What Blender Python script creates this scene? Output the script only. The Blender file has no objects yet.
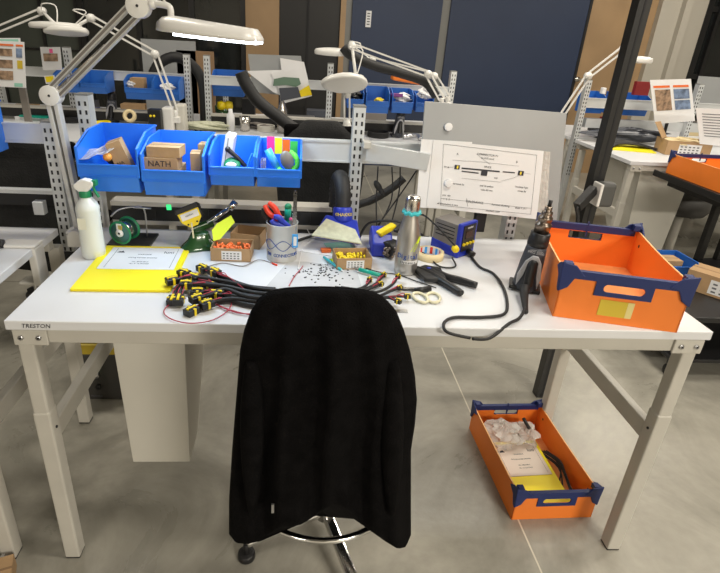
import bpy, bmesh, math, random
from mathutils import Vector, Matrix, Euler
random.seed(7)
R = math.radians
S = bpy.context.scene
C = S.collection
# ------------------------------------------------------------------ camera
F_PX, PX, PY = 520.3825, -28.0493, -20.9743
PITCH, ROLL, YAW = 0.4193, 0.0552, 0.0763
CAM = Vector((0.6957, -1.1237, 1.5146))
Fv = Vector((math.sin(YAW)*math.cos(PITCH), math.cos(YAW)*math.cos(PITCH), -math.sin(PITCH)))
Rv = Vector((math.cos(YAW), -math.sin(YAW), 0)); Uv = Rv.cross(Fv)
R2 = Rv*math.cos(ROLL)+Uv*math.sin(ROLL); U2 = -Rv*math.sin(ROLL)+Uv*math.cos(ROLL)
cd = bpy.data.cameras.new('camera'); co = bpy.data.objects.new('camera', cd); C.objects.link(co)
cd.sensor_fit = 'HORIZONTAL'; cd.sensor_width = 36; cd.lens = F_PX/720*36
cd.shift_x = -PX/720; cd.shift_y = PY/720; cd.clip_start = .02; cd.clip_end = 60
m = Matrix((R2, U2, -Fv)).transposed().to_4x4(); m.translation = CAM
co.matrix_world = m
S.camera = co
def U(x, y, ax, val):                      # a photo point on the world plane ax = val
    d = Fv + R2*(x-360-PX)/F_PX - U2*(y-286.5-PY)/F_PX
    i = 'xyz'.index(ax); t = (val-CAM[i])/d[i]
    return CAM + d*t
def UY(x, y, v): return U(x, y, 'y', v)
def UZ(x, y, v=None): return U(x, y, 'z', TOP if v is None else v)
TOP = 0.8467; TD = 0.654; TW = 1.8
# ------------------------------------------------------------------ light
S.view_settings.view_transform = 'Standard'; S.view_settings.look = 'None'
S.view_settings.exposure = 0.32; S.view_settings.gamma = 1.0; S.view_settings.use_curve_mapping = False
w = bpy.data.worlds.new('room_air'); S.world = w; w.use_nodes = True
w.node_tree.nodes['Background'].inputs[0].default_value = (1, .95, .86, 1)
w.node_tree.nodes['Background'].inputs[1].default_value = 0.10
def area(loc, sx, sy, power, col, rot=(0, 0, 0)):
    l = bpy.data.lights.new('ceiling_lamp', 'AREA'); l.shape = 'RECTANGLE'; l.size = sx; l.size_y = sy
    l.energy = power; l.color = col
    o = bpy.data.objects.new('ceiling_lamp', l); o.location = loc; o.rotation_euler = rot; C.objects.link(o)
WARM = (1, .925, .80)
area((1.9, -0.3, 3.1), 1.2, .3, 34, WARM)
area((-0.6, 1.6, 3.1), 1.2, .3, 26, WARM)
area((2.2, 2.2, 3.1), 1.2, .3, 36, WARM)
area((4.4, 1.0, 3.1), 1.2, .3, 44, WARM)
area((-1.6, -5.0, 3.0), 1.6, .5, 95, WARM)
area((3.6, -4.8, 3.0), 1.6, .5, 330, WARM)
area((1.2, 4.0, 3.1), 2.5, .3, 22, WARM)
area((4.6, 3.8, 3.1), 1.2, .3, 34, WARM)

# ------------------------------------------------------------------ materials
def mat(name, col, rough=.5, metal=0, noise=0, scale=20, bump=0, bscale=80, trans=0, alpha=1, emit=None, es=0, coat=0, spec=None):
    m = bpy.data.materials.new(name); m.use_nodes = True
    nt = m.node_tree; b = nt.nodes['Principled BSDF']
    b.inputs['Base Color'].default_value = (*col, 1); b.inputs['Roughness'].default_value = rough
    b.inputs['Metallic'].default_value = metal; b.inputs['Transmission Weight'].default_value = trans
    b.inputs['Alpha'].default_value = alpha; b.inputs['Coat Weight'].default_value = coat
    if spec is not None: b.inputs['Specular IOR Level'].default_value = spec
    if emit: b.inputs['Emission Color'].default_value = (*emit, 1); b.inputs['Emission Strength'].default_value = es
    if noise or bump:
        tc = nt.nodes.new('ShaderNodeTexCoord')
    if noise:
        n = nt.nodes.new('ShaderNodeTexNoise'); n.inputs['Scale'].default_value = scale; n.inputs['Detail'].default_value = 5
        r = nt.nodes.new('ShaderNodeValToRGB')
        r.color_ramp.elements[0].position = .3; r.color_ramp.elements[1].position = .7
        r.color_ramp.elements[0].color = (*[max(0, c*(1-noise)) for c in col], 1)
        r.color_ramp.elements[1].color = (*[min(1, c*(1+noise)) for c in col], 1)
        nt.links.new(tc.outputs['Object'], n.inputs['Vector']); nt.links.new(n.outputs['Fac'], r.inputs['Fac'])
        nt.links.new(r.outputs['Color'], b.inputs['Base Color'])
    if bump:
        n = nt.nodes.new('ShaderNodeTexNoise'); n.inputs['Scale'].default_value = bscale; n.inputs['Detail'].default_value = 3
        k = nt.nodes.new('ShaderNodeBump'); k.inputs['Strength'].default_value = bump; k.inputs['Distance'].default_value = .01
        nt.links.new(tc.outputs['Object'], n.inputs['Vector']); nt.links.new(n.outputs['Fac'], k.inputs['Height'])
        nt.links.new(k.outputs['Normal'], b.inputs['Normal'])
    return m
M = dict(
    top=mat('white_laminate', (.68, .69, .71), .33, noise=.03, scale=6),
    paint=mat('grey_painted_steel', (.50, .48, .43), .42, noise=.04, scale=9),
    alu=mat('aluminium_rail', (.62, .64, .65), .38, metal=.35, noise=.05, scale=12),
    zinc=mat('zinc_screw', (.55, .55, .56), .3, metal=.9),
    slot=mat('dark_slot', (.012, .012, .014), .7),
    black=mat('black_plastic', (.011, .011, .012), .42),
    rubber=mat('black_rubber', (.013, .013, .014), .6),
    cloth=mat('black_fleece', (.0035, .0032, .0034), .95, noise=.4, scale=30, bump=.4, bscale=260, spec=.08),
    cloth2=mat('charcoal_fleece', (.010, .010, .010), .9, noise=.4, scale=20, bump=.4, bscale=120),
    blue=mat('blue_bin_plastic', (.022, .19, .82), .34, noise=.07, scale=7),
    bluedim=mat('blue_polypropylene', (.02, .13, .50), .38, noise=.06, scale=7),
    navy=mat('navy_corner_plastic', (.007, .020, .115), .48),
    orange=mat('orange_fluted_board', (.88, .22, .025), .5, noise=.06, scale=5),
    orange_b=mat('worn_orange_base', (.80, .33, .10), .6, noise=.12, scale=12),
    orange_e=mat('pale_board_edge', (.9, .5, .2), .6),
    yellow=mat('yellow_card', (.93, .80, .01), .5, noise=.03, scale=5),
    yellow2=mat('amber_label', (.62, .46, .04), .3),
    paper=mat('white_paper', (.78, .78, .79), .6, noise=.03, scale=8),
    pinkpaper=mat('cream_paper', (.74, .66, .58), .6),
    ink=mat('dark_ink', (.02, .02, .03), .6),
    inkgrey=mat('grey_ink', (.12, .125, .14), .6),
    inkblue=mat('blue_ink', (.03, .09, .35), .5),
    card=mat('brown_cardboard', (.42, .27, .14), .8, noise=.1, scale=14, bump=.1),
    carddark=mat('dark_cardboard', (.26, .16, .085), .8, noise=.1, scale=14),
    steel=mat('brushed_steel', (.60, .57, .53), .24, metal=1, noise=.08, scale=10),
    steel2=mat('satin_steel', (.50, .48, .45), .36, metal=.9, noise=.06, scale=10),
    tin=mat('tin_plate', (.60, .60, .57), .42, metal=.6, noise=.06, scale=14),
    chrome=mat('chrome', (.75, .75, .75), .12, metal=1),
    lampw=mat('white_lamp_enamel', (.74, .73, .70), .32, coat=.2),
    lampg=mat('lamp_arm_aluminium', (.60, .60, .59), .33, metal=.25),
    led=mat('cool_led_diffuser', (.9, .95, 1), .4, emit=(.85, .93, 1), es=9),
    ledgreen=mat('green_switch_light', (.02, .5, .15), .4, emit=(.05, .9, .25), es=.9),
    bottle=mat('milky_plastic', (.74, .77, .74), .35, alpha=.93, coat=.1),
    green=mat('green_plastic', (.01, .22, .09), .4),
    greendk=mat('dark_green_enamel', (.02, .075, .02), .25, coat=.5),
    lime=mat('lime_sticky_note', (.62, .78, .02), .55),
    limeglove=mat('lime_rubber', (.12, .72, .06), .5),
    pink=mat('pink_sticky_note', (.9, .12, .32), .5),
    red=mat('red_plastic', (.78, .05, .02), .35),
    redwire=mat('red_wire', (.42, .03, .06), .45),
    redbook=mat('maroon_cover', (.22, .015, .015), .5),
    ylw=mat('yellow_plastic', (.85, .65, .01), .4),
    stblue=mat('blue_station_plastic', (.02, .04, .42), .35),
    teal=mat('teal_silicone', (.05, .50, .55), .5),
    tealp=mat('teal_plastic', (.0, .35, .25), .35),
    lblue=mat('light_blue_plastic', (.05, .35, .8), .35),
    stgrey=mat('warm_grey_casing', (.20, .18, .16), .45),
    gungrey=mat('dark_blue_grey_casing', (.055, .06, .075), .42),
    gunlight=mat('silver_grey_casing', (.42, .42, .44), .35),
    nozzle=mat('heat_tinted_steel', (.26, .21, .17), .32, metal=1, noise=.25, scale=60),
    tape=mat('cream_masking_tape', (.75, .62, .36), .55),
    cream=mat('cream_plastic', (.72, .68, .48), .4),
    trash=mat('light_grey_plastic', (.58, .56, .50), .5, noise=.03, scale=4),
    board=mat('grey_enamel_board', (.31, .32, .325), .4, noise=.03, scale=7),
    orangeball=mat('orange_knob', (.85, .35, .06), .5),
    mat_=mat('grey_work_mat', (.52, .53, .55), .55, noise=.05, scale=20),
    clear=mat('clear_plastic_film', (.75, .72, .68), .2, alpha=.55, noise=.15, scale=30, bump=.8, bscale=40),
    hoodpad=mat('pale_filter_pad', (.55, .56, .42), .8, noise=.12, scale=60),
    wood=mat('oak_veneer', (.36, .235, .125), .45, noise=.10, scale=3),
    wpanel=mat('blue_wall_panel', (.018, .032, .075), .5, noise=.05, scale=3),
    white=mat('painted_white_wall', (.47, .44, .38), .6, noise=.03, scale=2),
    frame=mat('black_window_frame', (.012, .012, .013), .4),
    screen=mat('dark_screen', (.05, .02, .01), .2),
    photo=mat('brown_printed_picture', (.30, .20, .13), .5, noise=.7, scale=30),
    photo2=mat('blue_printed_picture', (.16, .22, .34), .5, noise=.6, scale=25),
    mint=mat('mint_print', (.30, .62, .50), .5),
    orangeprint=mat('orange_print', (.80, .16, .03), .5),
    seat=mat('grey_foam_seat', (.075, .072, .068), .7),
    glass=mat('night_window_glass', (.012, .014, .014), .06, noise=.5, scale=2, spec=.6),
    greyglass=mat('grey_glazed_partition', (.075, .088, .075), .18, noise=.15, scale=1.5),
    ceil=mat('dark_grey_ceiling', (.16, .15, .14), .8),
    matteblk=mat('black_powder_coat', (.013, .013, .013), .38),
    beam=mat('dark_grey_beam', (.20, .20, .19), .4),
)
def concrete():
    m = bpy.data.materials.new('polished_concrete'); m.use_nodes = True; nt = m.node_tree; b = nt.nodes['Principled BSDF']
    tc = nt.nodes.new('ShaderNodeTexCoord')
    a = nt.nodes.new('ShaderNodeTexNoise'); a.inputs['Scale'].default_value = 1.7; a.inputs['Detail'].default_value = 9; a.inputs['Roughness'].default_value = .65; a.inputs['Distortion'].default_value = .8
    f = nt.nodes.new('ShaderNodeTexNoise'); f.inputs['Scale'].default_value = 26; f.inputs['Detail'].default_value = 4
    r = nt.nodes.new('ShaderNodeValToRGB'); r.color_ramp.elements[0].position = .3; r.color_ramp.elements[1].position = .72
    r.color_ramp.elements[0].color = (.21, .20, .168, 1); r.color_ramp.elements[1].color = (.47, .445, .38, 1)
    mx = nt.nodes.new('ShaderNodeMixRGB'); mx.blend_type = 'MULTIPLY'; mx.inputs[0].default_value = .22
    for n in (a, f): nt.links.new(tc.outputs['Object'], n.inputs['Vector'])
    nt.links.new(a.outputs['Fac'], r.inputs['Fac']); nt.links.new(r.outputs['Color'], mx.inputs[1]); nt.links.new(f.outputs['Fac'], mx.inputs[2])
    nt.links.new(mx.outputs[0], b.inputs['Base Color'])
    rr = nt.nodes.new('ShaderNodeMapRange'); rr.inputs['To Min'].default_value = .16; rr.inputs['To Max'].default_value = .45
    nt.links.new(a.outputs['Fac'], rr.inputs['Value']); nt.links.new(rr.outputs[0], b.inputs['Roughness'])
    k = nt.nodes.new('ShaderNodeBump'); k.inputs['Strength'].default_value = .08; k.inputs['Distance'].default_value = .01
    nt.links.new(f.outputs['Fac'], k.inputs['Height']); nt.links.new(k.outputs['Normal'], b.inputs['Normal'])
    return m
M['concrete'] = concrete()

# ------------------------------------------------------------------ mesh builder
class MB:
    def __init__(s): s.bm = bmesh.new(); s.mats = []
    def mi(s, m):
        if m is None: return 0
        if m not in s.mats: s.mats.append(m)
        return s.mats.index(m)
    def _add(s, vs, fs, m=None, X=None, smooth=False):
        V = [s.bm.verts.new(X @ Vector(v) if X else Vector(v)) for v in vs]; i = s.mi(m)
        for f in fs:
            try: q = s.bm.faces.new([V[k] for k in f]); q.material_index = i; q.smooth = smooth
            except ValueError: pass
        return s
    def box(s, x0, x1, y0, y1, z0, z1, m=None, X=None):
        return s._add([(x, y, z) for z in (z0, z1) for y in (y0, y1) for x in (x0, x1)],
                      [(0, 2, 3, 1), (4, 5, 7, 6), (0, 1, 5, 4), (2, 6, 7, 3), (0, 4, 6, 2), (1, 3, 7, 5)], m, X)
    def frame_of(s, p, q, up=(0, 0, 1)):
        p = Vector(p); q = Vector(q); z = (q-p).normalized(); u = Vector(up)
        if abs(z.dot(u)) > .98: u = Vector((0, 1, 0))
        x = u.cross(z).normalized(); y = z.cross(x)
        X = Matrix((x, y, z)).transposed().to_4x4(); X.translation = p; return X, (q-p).length
    def bar(s, p, q, w, h, m=None, up=(0, 0, 1)):      # w across, h along 'up'
        X, L = s.frame_of(p, q, up); return s.box(-w/2, w/2, -h/2, h/2, 0, L, m, X)
    def ring_sweep(s, rings, m=None, caps=True, smooth=True, closed=False):
        n = len(rings[0]); vs = [v for r in rings for v in r]; fs = []
        K = len(rings)
        for a in range(K if closed else K-1):
            b = (a+1) % K
            for i in range(n): fs.append((a*n+i, a*n+(i+1) % n, b*n+(i+1) % n, b*n+i))
        if caps and not closed: fs.append(tuple(range(n-1, -1, -1))); fs.append(tuple((K-1)*n+i for i in range(n)))
        return s._add(vs, fs, m, None, smooth)
    def cyl(s, p, q, r, r2=None, m=None, seg=16, smooth=True):
        X, L = s.frame_of(p, q); r2 = r if r2 is None else r2
        return s.ring_sweep([[X @ Vector((rr*math.cos(2*math.pi*i/seg), rr*math.sin(2*math.pi*i/seg), zz)) for i in range(seg)] for rr, zz in ((r, 0), (r2, L))], m, True, smooth)
    def lathe(s, prof, m=None, X=None, seg=24, smooth=True, caps=True):    # prof of (r, z)
        X = X or Matrix.Identity(4)
        return s.ring_sweep([[X @ Vector((r*math.cos(2*math.pi*i/seg), r*math.sin(2*math.pi*i/seg), z)) for i in range(seg)] for r, z in prof], m, caps, smooth)
    def tube(s, pts, r, m=None, seg=8, sub=5, ridge=0):
        P = [Vector(p) for p in pts]; Q = []
        if sub > 1 and len(P) > 2:
            for i in range(len(P)-1):
                a = P[max(i-1, 0)]; b = P[i]; c = P[i+1]; d = P[min(i+2, len(P)-1)]
                for k in range(sub):
                    t = k/sub; Q.append(.5*((2*b)+(c-a)*t+(2*a-5*b+4*c-d)*t*t+(3*b-a-3*c+d)*t**3))
            Q.append(P[-1])
        else: Q = P
        rings = []; u = None
        for i, q in enumerate(Q):
            t = (Q[min(i+1, len(Q)-1)]-Q[max(i-1, 0)]).normalized()
            if u is None:
                u = Vector((0, 0, 1)) if abs(t.z) < .9 else Vector((1, 0, 0))
            u = (u-t*u.dot(t)).normalized(); v = t.cross(u)
            rr = r*(1+ridge*(1 if i % 2 else -1)) if not callable(r) else r(i/(len(Q)-1))
            rings.append([q+(u*math.cos(2*math.pi*k/seg)+v*math.sin(2*math.pi*k/seg))*rr for k in range(seg)])
        return s.ring_sweep(rings, m)
    def sphere(s, c, r, m=None, sc=(1, 1, 1), X=None, n=12):
        prof = [(r*math.sin(math.pi*i/n), -r*math.cos(math.pi*i/n)) for i in range(n+1)]
        prof[0] = (r*.02, -r); prof[-1] = (r*.02, r)
        Y = Matrix.Translation(c) @ (X or Matrix.Identity(4)) @ Matrix.Diagonal((*sc, 1))
        return s.lathe(prof, m, Y, 16)
    def prism(s, poly, a, b, axis='z', m=None, X=None, smooth=False):   # polygon extruded from a to b along an axis
        f = {'z': lambda u, v, t: (u, v, t), 'y': lambda u, v, t: (u, t, v), 'x': lambda u, v, t: (t, u, v)}[axis]
        n = len(poly); vs = [f(u, v, a) for u, v in poly]+[f(u, v, b) for u, v in poly]
        fs = [(i, (i+1) % n, n+(i+1) % n, n+i) for i in range(n)]+[tuple(range(n-1, -1, -1)), tuple(range(n, 2*n))]
        return s._add(vs, fs, m, X, smooth)
    def text(s, txt, X, size, m, depth=.0008, shear=0):
        cu = bpy.data.curves.new('lettering', 'FONT'); cu.body = txt; cu.size = size; cu.extrude = depth/2; cu.align_x = 'CENTER'; cu.align_y = 'CENTER'; cu.resolution_u = 2
        cu.shear = shear
        o = bpy.data.objects.new('lettering', cu); C.objects.link(o)
        dg = bpy.context.evaluated_depsgraph_get(); me = bpy.data.meshes.new_from_object(o.evaluated_get(dg))
        s._add([v.co.copy() for v in me.vertices], [tuple(p.vertices) for p in me.polygons], m, X)
        bpy.data.objects.remove(o); bpy.data.meshes.remove(me); return s
    def build(s, name, m, parent=None, org=None, bevel=0, seg=2, sub=0, solid=0, world=True):
        if m is not None and m not in s.mats:
            s.mats.insert(0, m) if not s.mats else None
        if org is None and parent is not None and world:
            o_ = parent
            X = o_.matrix_basis.copy()
            while o_.parent: o_ = o_.parent; X = o_.matrix_basis @ X
            s.bm.transform(X.inverted())
        elif org is not None:
            s.bm.transform(Matrix.Translation(-Vector(org)))
        bmesh.ops.recalc_face_normals(s.bm, faces=s.bm.faces[:])
        me = bpy.data.meshes.new(name); s.bm.to_mesh(me); s.bm.free()
        for k in (s.mats or [m]): me.materials.append(k)
        o = bpy.data.objects.new(name, me); C.objects.link(o)
        if parent is not None: o.parent = parent
        if org is not None: o.location = org
        if solid:
            q = o.modifiers.new('solid', 'SOLIDIFY'); q.thickness = solid
        if bevel:
            q = o.modifiers.new('bevel', 'BEVEL'); q.width = bevel; q.segments = seg; q.limit_method = 'ANGLE'; q.angle_limit = R(35)
        if sub:
            q = o.modifiers.new('sub', 'SUBSURF'); q.levels = sub; q.render_levels = sub
        return o
def MBm(m): b = MB(); b.mi(m); return b
def tag(o, label, cat, group=None, kind=None):
    o['label'] = label; o['category'] = cat
    if group: o['group'] = group
    if kind: o['kind'] = kind
    return o
def thing(name, label, cat, loc=(0, 0, 0), rz=0, group=None):
    o = bpy.data.objects.new(name, None); C.objects.link(o); o.empty_display_size = .05
    o.location = loc; o.rotation_euler = (0, 0, rz); return tag(o, label, cat, group)
def kids(o): return [c for c in bpy.data.objects if c.parent == o]
def dup(o, loc=None, rz=None, label=None, parent=None):
    c = o.copy(); C.objects.link(c)
    if parent is not None: c.parent = parent
    if loc is not None: c.location = loc
    if rz is not None: c.rotation_euler = (0, 0, rz)
    if label: c['label'] = label
    for k in kids(o): dup(k, parent=c)
    return c
def single(name, mb, m, label, cat, loc, group=None, kind=None, **kw):
    return tag(mb.build(name, m, org=loc, **kw), label, cat, group, kind)
def struct(name, mb, m, **kw):
    o = mb.build(name, m, **kw); o['kind'] = 'structure'; return o
def RT(x, y, z, rz=0, rx=0, ry=0): return Matrix.Translation((x, y, z)) @ Euler((rx, ry, rz)).to_matrix().to_4x4()
def onface(p, n, up=(0, 0, 1)):          # matrix whose z looks along n, for writing on faces
    z = Vector(n).normalized(); x = Vector(up).cross(z).normalized(); y = z.cross(x)
    X = Matrix((x, y, z)).transposed().to_4x4(); X.translation = p; return X

# ------------------------------------------------------------------ room
b = MBm(M['concrete']); b.box(-4, 8.6, -7, 5.7, -.06, 0)
struct('floor', b, M['concrete'])
b = MB(); b.box(1.488, 1.4935, -7, 5.5, .0, .0006)
struct('trim_1', b, mat('pale_joint_filler', (.62, .58, .48), .5))
b = MB(); b.box(-4, 8.6, -3.4, .60, 0.0, .0005) if 0 else b.box(-4, 8.6, 1.9, 1.9035, 0, .0006); struct('trim_2', b, mat('joint_filler', (.15, .14, .12), .5))
b = MB(); b.box(-4, 8.6, -7, 5.7, 3.3, 3.36); struct('ceiling', b, M['ceil'])
b = MB(); b.box(-4.1, -4, -7, 5.7, 0, 3.3); struct('wall_left', b, M['white'])
b = MB(); b.box(8.6, 8.7, -7, 5.7, 0, 3.3); struct('wall_right', b, M['white'])
b = MB(); b.box(-4, 8.6, -7.1, -7, 0, 3.3); struct('wall_front', b, M['white'])
YB = 5.5
b = MB()
for i, (a, c) in enumerate([(-4, -2.7), (-2.68, -1.86)]): pass
b.box(-4, 8.6, YB+.1, YB+.2, 0, 3.3); struct('wall_back', b, M['white'])
# glazing at the left: grey partition panels, then night window
b = MBm(M['greyglass'])
b.box(-4, -1.80, YB+.03, YB+.08, 0, 3.3, M['greyglass'])
for x in (-3.4, -2.75, -2.22, -1.83): b.box(x-.015, x+.015, YB, YB+.04, 0, 3.3, M['frame'])
for z in (1.18, 2.1): b.box(-4, -1.8, YB+.005, YB+.04, z-.012, z+.012, M['frame'])
struct('window_1', b, None)
b = MBm(M['glass'])
b.box(-1.8, .05, YB+.03, YB+.08, 0, 3.3, M['glass'])
for x in (-1.78, -1.15, -.55, .03): b.box(x-.03, x+.03, YB, YB+.05, 0, 3.3, M['frame'])
for z in (.9, 2.2): b.box(-1.8, .05, YB+.005, YB+.04, z-.02, z+.02, M['frame'])
struct('window_2', b, None)
b = MB(); b.box(.06, .44, YB-.03, YB+.1, 0, 3.3); struct('wall_panel_wood_left', b, M['wood'])
b = MB(); b.box(1.14, 1.20, YB-.03, YB+.1, 0, 3.3); struct('trim_3', b, M['wood'])
b = MBm(M['frame']); b.box(.44, 1.14, YB+.02, YB+.09, 0, 3.3, M['frame']); b.box(.76, .78, YB, YB+.03, 0, 2.4, M['slot']); struct('door_1', b, None)
b = MB(); b.box(1.20, 1.27, YB-.02, YB+.1, 0, 3.3); struct('trim_4', b, M['beam'])
b = MBm(M['wpanel'])
b.box(1.27, 2.30, YB-.06, YB+.1, 0, 3.3, M['wpanel']); b.box(2.40, 4.04, YB-.06, YB+.1, 0, 3.3, M['wpanel']); b.box(2.30, 2.40, YB-.02, YB+.1, 0, 3.3, M['beam'])
struct('wall_panel_blue', b, None)
b = MB(); b.box(4.04, 5.05, YB-.04, YB+.1, 0, 3.3); struct('wall_panel_wood_right', b, M['wood'])
b = MB(); b.box(4.02, 4.05, YB-.07, YB, 0, 3.3); struct('trim_5', b, M['frame'])
b = MBm(M['white']); b.box(4.85, 5.40, YB-.12, YB+.1, 0, 3.3); b.box(5.08, 5.16, YB-.2, YB-.1, 0, 3.3); struct('wall_pillar_right', b, M['white'])
b = MBm(M['glass']); b.box(5.40, 8.6, YB+.0, YB+.06, 0, 3.3, M['glass'])
for x in (5.46, 5.62, 7.0): b.box(x-.06 if x < 5.5 else x-.02, x+.06 if x < 5.5 else x+.02, YB-.06, YB+.02, 0, 3.3, M['frame'])
for z in (1.25, 2.0): b.box(5.4, 8.6, YB-.04, YB+.02, z-.03, z+.03, M['frame'])
struct('window_3', b, None)
b = MBm(M['paper']); q = UY(368, 19, YB-.065); b.box(q.x-.025, q.x+.035, YB-.075, YB-.06, q.z-.085, q.z+.085, M['paper'])
for k in range(5): b.box(q.x-.012, q.x+.02, YB-.0765, YB-.074, q.z-.06+k*.028, q.z-.05+k*.028, M['ink'])
single('wall_plate', b, None, 'small white vertical plate fixed on the dark blue wall panel', 'plate', (q.x, YB-.06, q.z))
q = UY(576, 79, YB-.06)
b = MB(); b.cyl((q.x, YB-.1, q.z), (q.x, YB-.04, q.z), .03); b.bar((q.x, YB-.1, q.z), (q.x+.12, YB-.1, q.z), .02, .02)
single('door_handle', b, M['steel'], 'steel lever handle on the oak door beside the blue panels', 'handle', (q.x, YB-.04, q.z))

# ------------------------------------------------------------------ workbench family
def upright(x, y, z0, z1, root, w=.040, d=.05, m='alu'):
    mb = MBm(M[m]); mb.box(x-w/2, x+w/2, y, y+d, z0, z1, M[m]); mb.box(x-w/2-.001, x+w/2+.001, y-.001, y+d+.001, z1-.004, z1+.001, M['beam'])
    z = z1-.022; 
    while z > max(z0, z1-.75):
        for sx in (-.24, .24): mb.box(x+sx*w-.0032, x+sx*w+.0032, y-.0012, y+.002, z-.014, z, M['slot'])
        z -= .028
    return mb.build('upright', None, root)
def bench(name, label, x0, y0, W, D, posts, crossbars=((1.10, 1.176),), lettering=False, rear=.10, xl=.014, lower=.47, z0=TOP-.10):
    r = thing(name, label, 'workbench', (x0+W/2, y0+D/2, 0)); T = TOP; P = M['paint']
    mb = MB(); mb.box(x0, x0+W, y0, y0+D, T-.026, T); tt = mb.build('tabletop', M['top'], r, bevel=.0025)
    if lettering:
        b2 = MB(); b2.text('TRESTON', onface((x0+.073, y0-.0006, T-.0135), (0, -1, 0)), .0155, M['ink'], shear=.2); b2.build('lettering', M['ink'], tt)
    for yy, nm in ((y0+.008, 'front_rail'), (y0+D-.06, 'rear_rail')):
        mb = MB(); mb.box(x0+.012, x0+W-.012, yy, yy+.036, T-.066, T-.026); mb.build(nm, P, r, bevel=.003)
    for i, xx in enumerate((x0+.012, x0+W-.012-.082)):
        mb = MB(); mb.box(xx, xx+.082, y0+.001, y0+.0085, T-.070, T-.0265); cb = mb.build('corner_bracket', P, r, bevel=.003)
        for dx in (.02, .062):
            mb = MB(); p = (xx+dx, y0+.001, T-.047); mb.cyl(p, (p[0], y0-.003, p[2]), .0065, m=M['zinc'], seg=14); mb.cyl((p[0], y0-.0028, p[2]), (p[0], y0-.0035, p[2]), .003, m=M['slot'], seg=6); mb.build('bolt', None, cb)
    for sx in (0, 1):
        for sy in (0, 1):
            lx = x0+xl if sx == 0 else x0+W-xl-.040; ly = y0+.010 if sy == 0 else y0+D-rear; lx += .035 if (sx == 0 and sy and lettering) else 0
            mb = MB(); mb.box(lx, lx+.040, ly, ly+.040, .45, T-.066); lg = mb.build('leg', P, r, bevel=.005)
            mb = MB(); mb.box(lx-.002, lx+.042, ly-.002, ly+.042, .004, .56); sl = mb.build('leg_sleeve', P, lg, bevel=.005)
            mb = MB(); mb.box(lx, lx+.040, ly, ly+.040, 0, .004); mb.build('foot_pad', M['black'], lg)
            mb = MB(); q = lx+.042 if sx == 0 else lx-.002; s_ = 1 if sx == 0 else -1
            mb.cyl((q, ly+.018, .50), (q+s_*.003, ly+.018, .50), .004, m=M['slot'], seg=10); mb.build('screw', None, sl)
        lx = x0+xl+.006 if sx == 0 else x0+W-xl-.034
        mb = MB(); mb.box(lx, lx+.028, y0+.05, y0+D-.09, lower-.03, lower+.03); mb.build('side_brace', P, r, bevel=.004)
    for (px, zt, *_) in posts: upright(px, y0+D+.03, z0, zt, r)
    for (z0, z1) in crossbars:
        xa = min(p[0] for p in posts)+.02; xb = max(p[0] for p in posts)-.02
        mb = MBm(M['alu']); mb.box(xa, xb, y0+D+.045, y0+D+.07, z0, z1); mb.box(xa, xb, y0+D+.04, y0+D+.045, z1-.006, z1); mb.box(xa, xb, y0+D+.04, y0+D+.045, z0, z0+.006); mb.build('crossbar', M['alu'], r)
    return r
main = bench('workbench', 'white-topped workbench in the foreground with grey steel frame and perforated uprights', 0, 0, TW, TD, [(-.012, 1.293), (.900, 1.295), (1.50, 1.20)], lettering=True)
YP = TD+.03
# power duct behind the top
mb = MBm(M['paint']); mb.box(.04, .88, YP-.008, YP+.055, .922, .938, M['paint']); mb.box(.04, .88, YP-.004, YP+.05, .868, .922, M['black']); mb.box(.04, .88, YP-.006, YP+.05, .852, .868, M['paint'])
pd = mb.build('power_duct', None, main)
for px in (150, 214, 262, 305):
    q = UY(px, 212, YP-.005); mb = MB(); mb.box(q.x-.02, q.x+.02, YP-.007, YP-.003, .874, .916); mb.build('socket', M['black'], pd, bevel=.002)
q = UY(169, 207, YP-.005); mb = MB(); mb.box(q.x-.008, q.x+.008, YP-.009, YP-.003, q.z-.01, q.z+.01); mb.build('switch', M['ledgreen'], pd)
# trash bin under the bench
def hopper(name, label, xt0, xt1, xb0, xb1, y0, y1, zb, zt, cut=.16):
    r = thing(name, label, 'trash bin', ((xt0+xt1)/2, (y0+y1)/2, zb))
    mb = MB(); ring = lambda xa, xb, ya, yb, z: [Vector((xa, ya, z)), Vector((xb, ya, z)), Vector((xb, yb, z)), Vector((xa, yb, z))]
    k = .60; mid = zb+(zt-zb)*k; mx0, mx1 = xb0+(xt0-xb0)*k, xb1+(xt1-xb1)*k
    R_ = [ring(xb0, xb1, y0, y1-cut, zb), ring(mx0, mx1, y0, y1, mid), ring(xt0, xt1, y0, y1, zt)]
    t = .004; R_ += [ring(xt0+t, xt1-t, y0+t, y1-t, zt), ring(xb0+t, xb1-t, y0+t, y1-cut-t, zb+t)]
    mb.ring_sweep(R_, smooth=False); mb.build('body', M['trash'], r, bevel=.010, seg=3)
    mb = MB(); mb.box(xt0-.004, xt1+.004, y0-.004, y0+.006, zt-.012, zt+.002); mb.build('rim', M['trash'], r, bevel=.002)
    for xx in (xt0-.03, xt1-.03):
        mb = MB(); mb.box(xx, xx+.03, y0-.012, y0+.002, zt-.004, zt+.012); mb.build('hook', M['lampw'], r, bevel=.003)
    return r
Yt = .20; a = UY(113, 345, Yt); c = UY(133, 462, Yt); d = UY(190, 462, Yt); e = UY(185, 345, Yt); k = (.75-c.z)/(a.z-c.z)
hopper('trash_bin', 'pale grey plastic hopper bin hanging under the left end of the foreground workbench', c.x+(a.x-c.x)*k, d.x+(e.x-d.x)*k, c.x, d.x, Yt, Yt+.36, c.z, .75, cut=.22)

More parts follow.
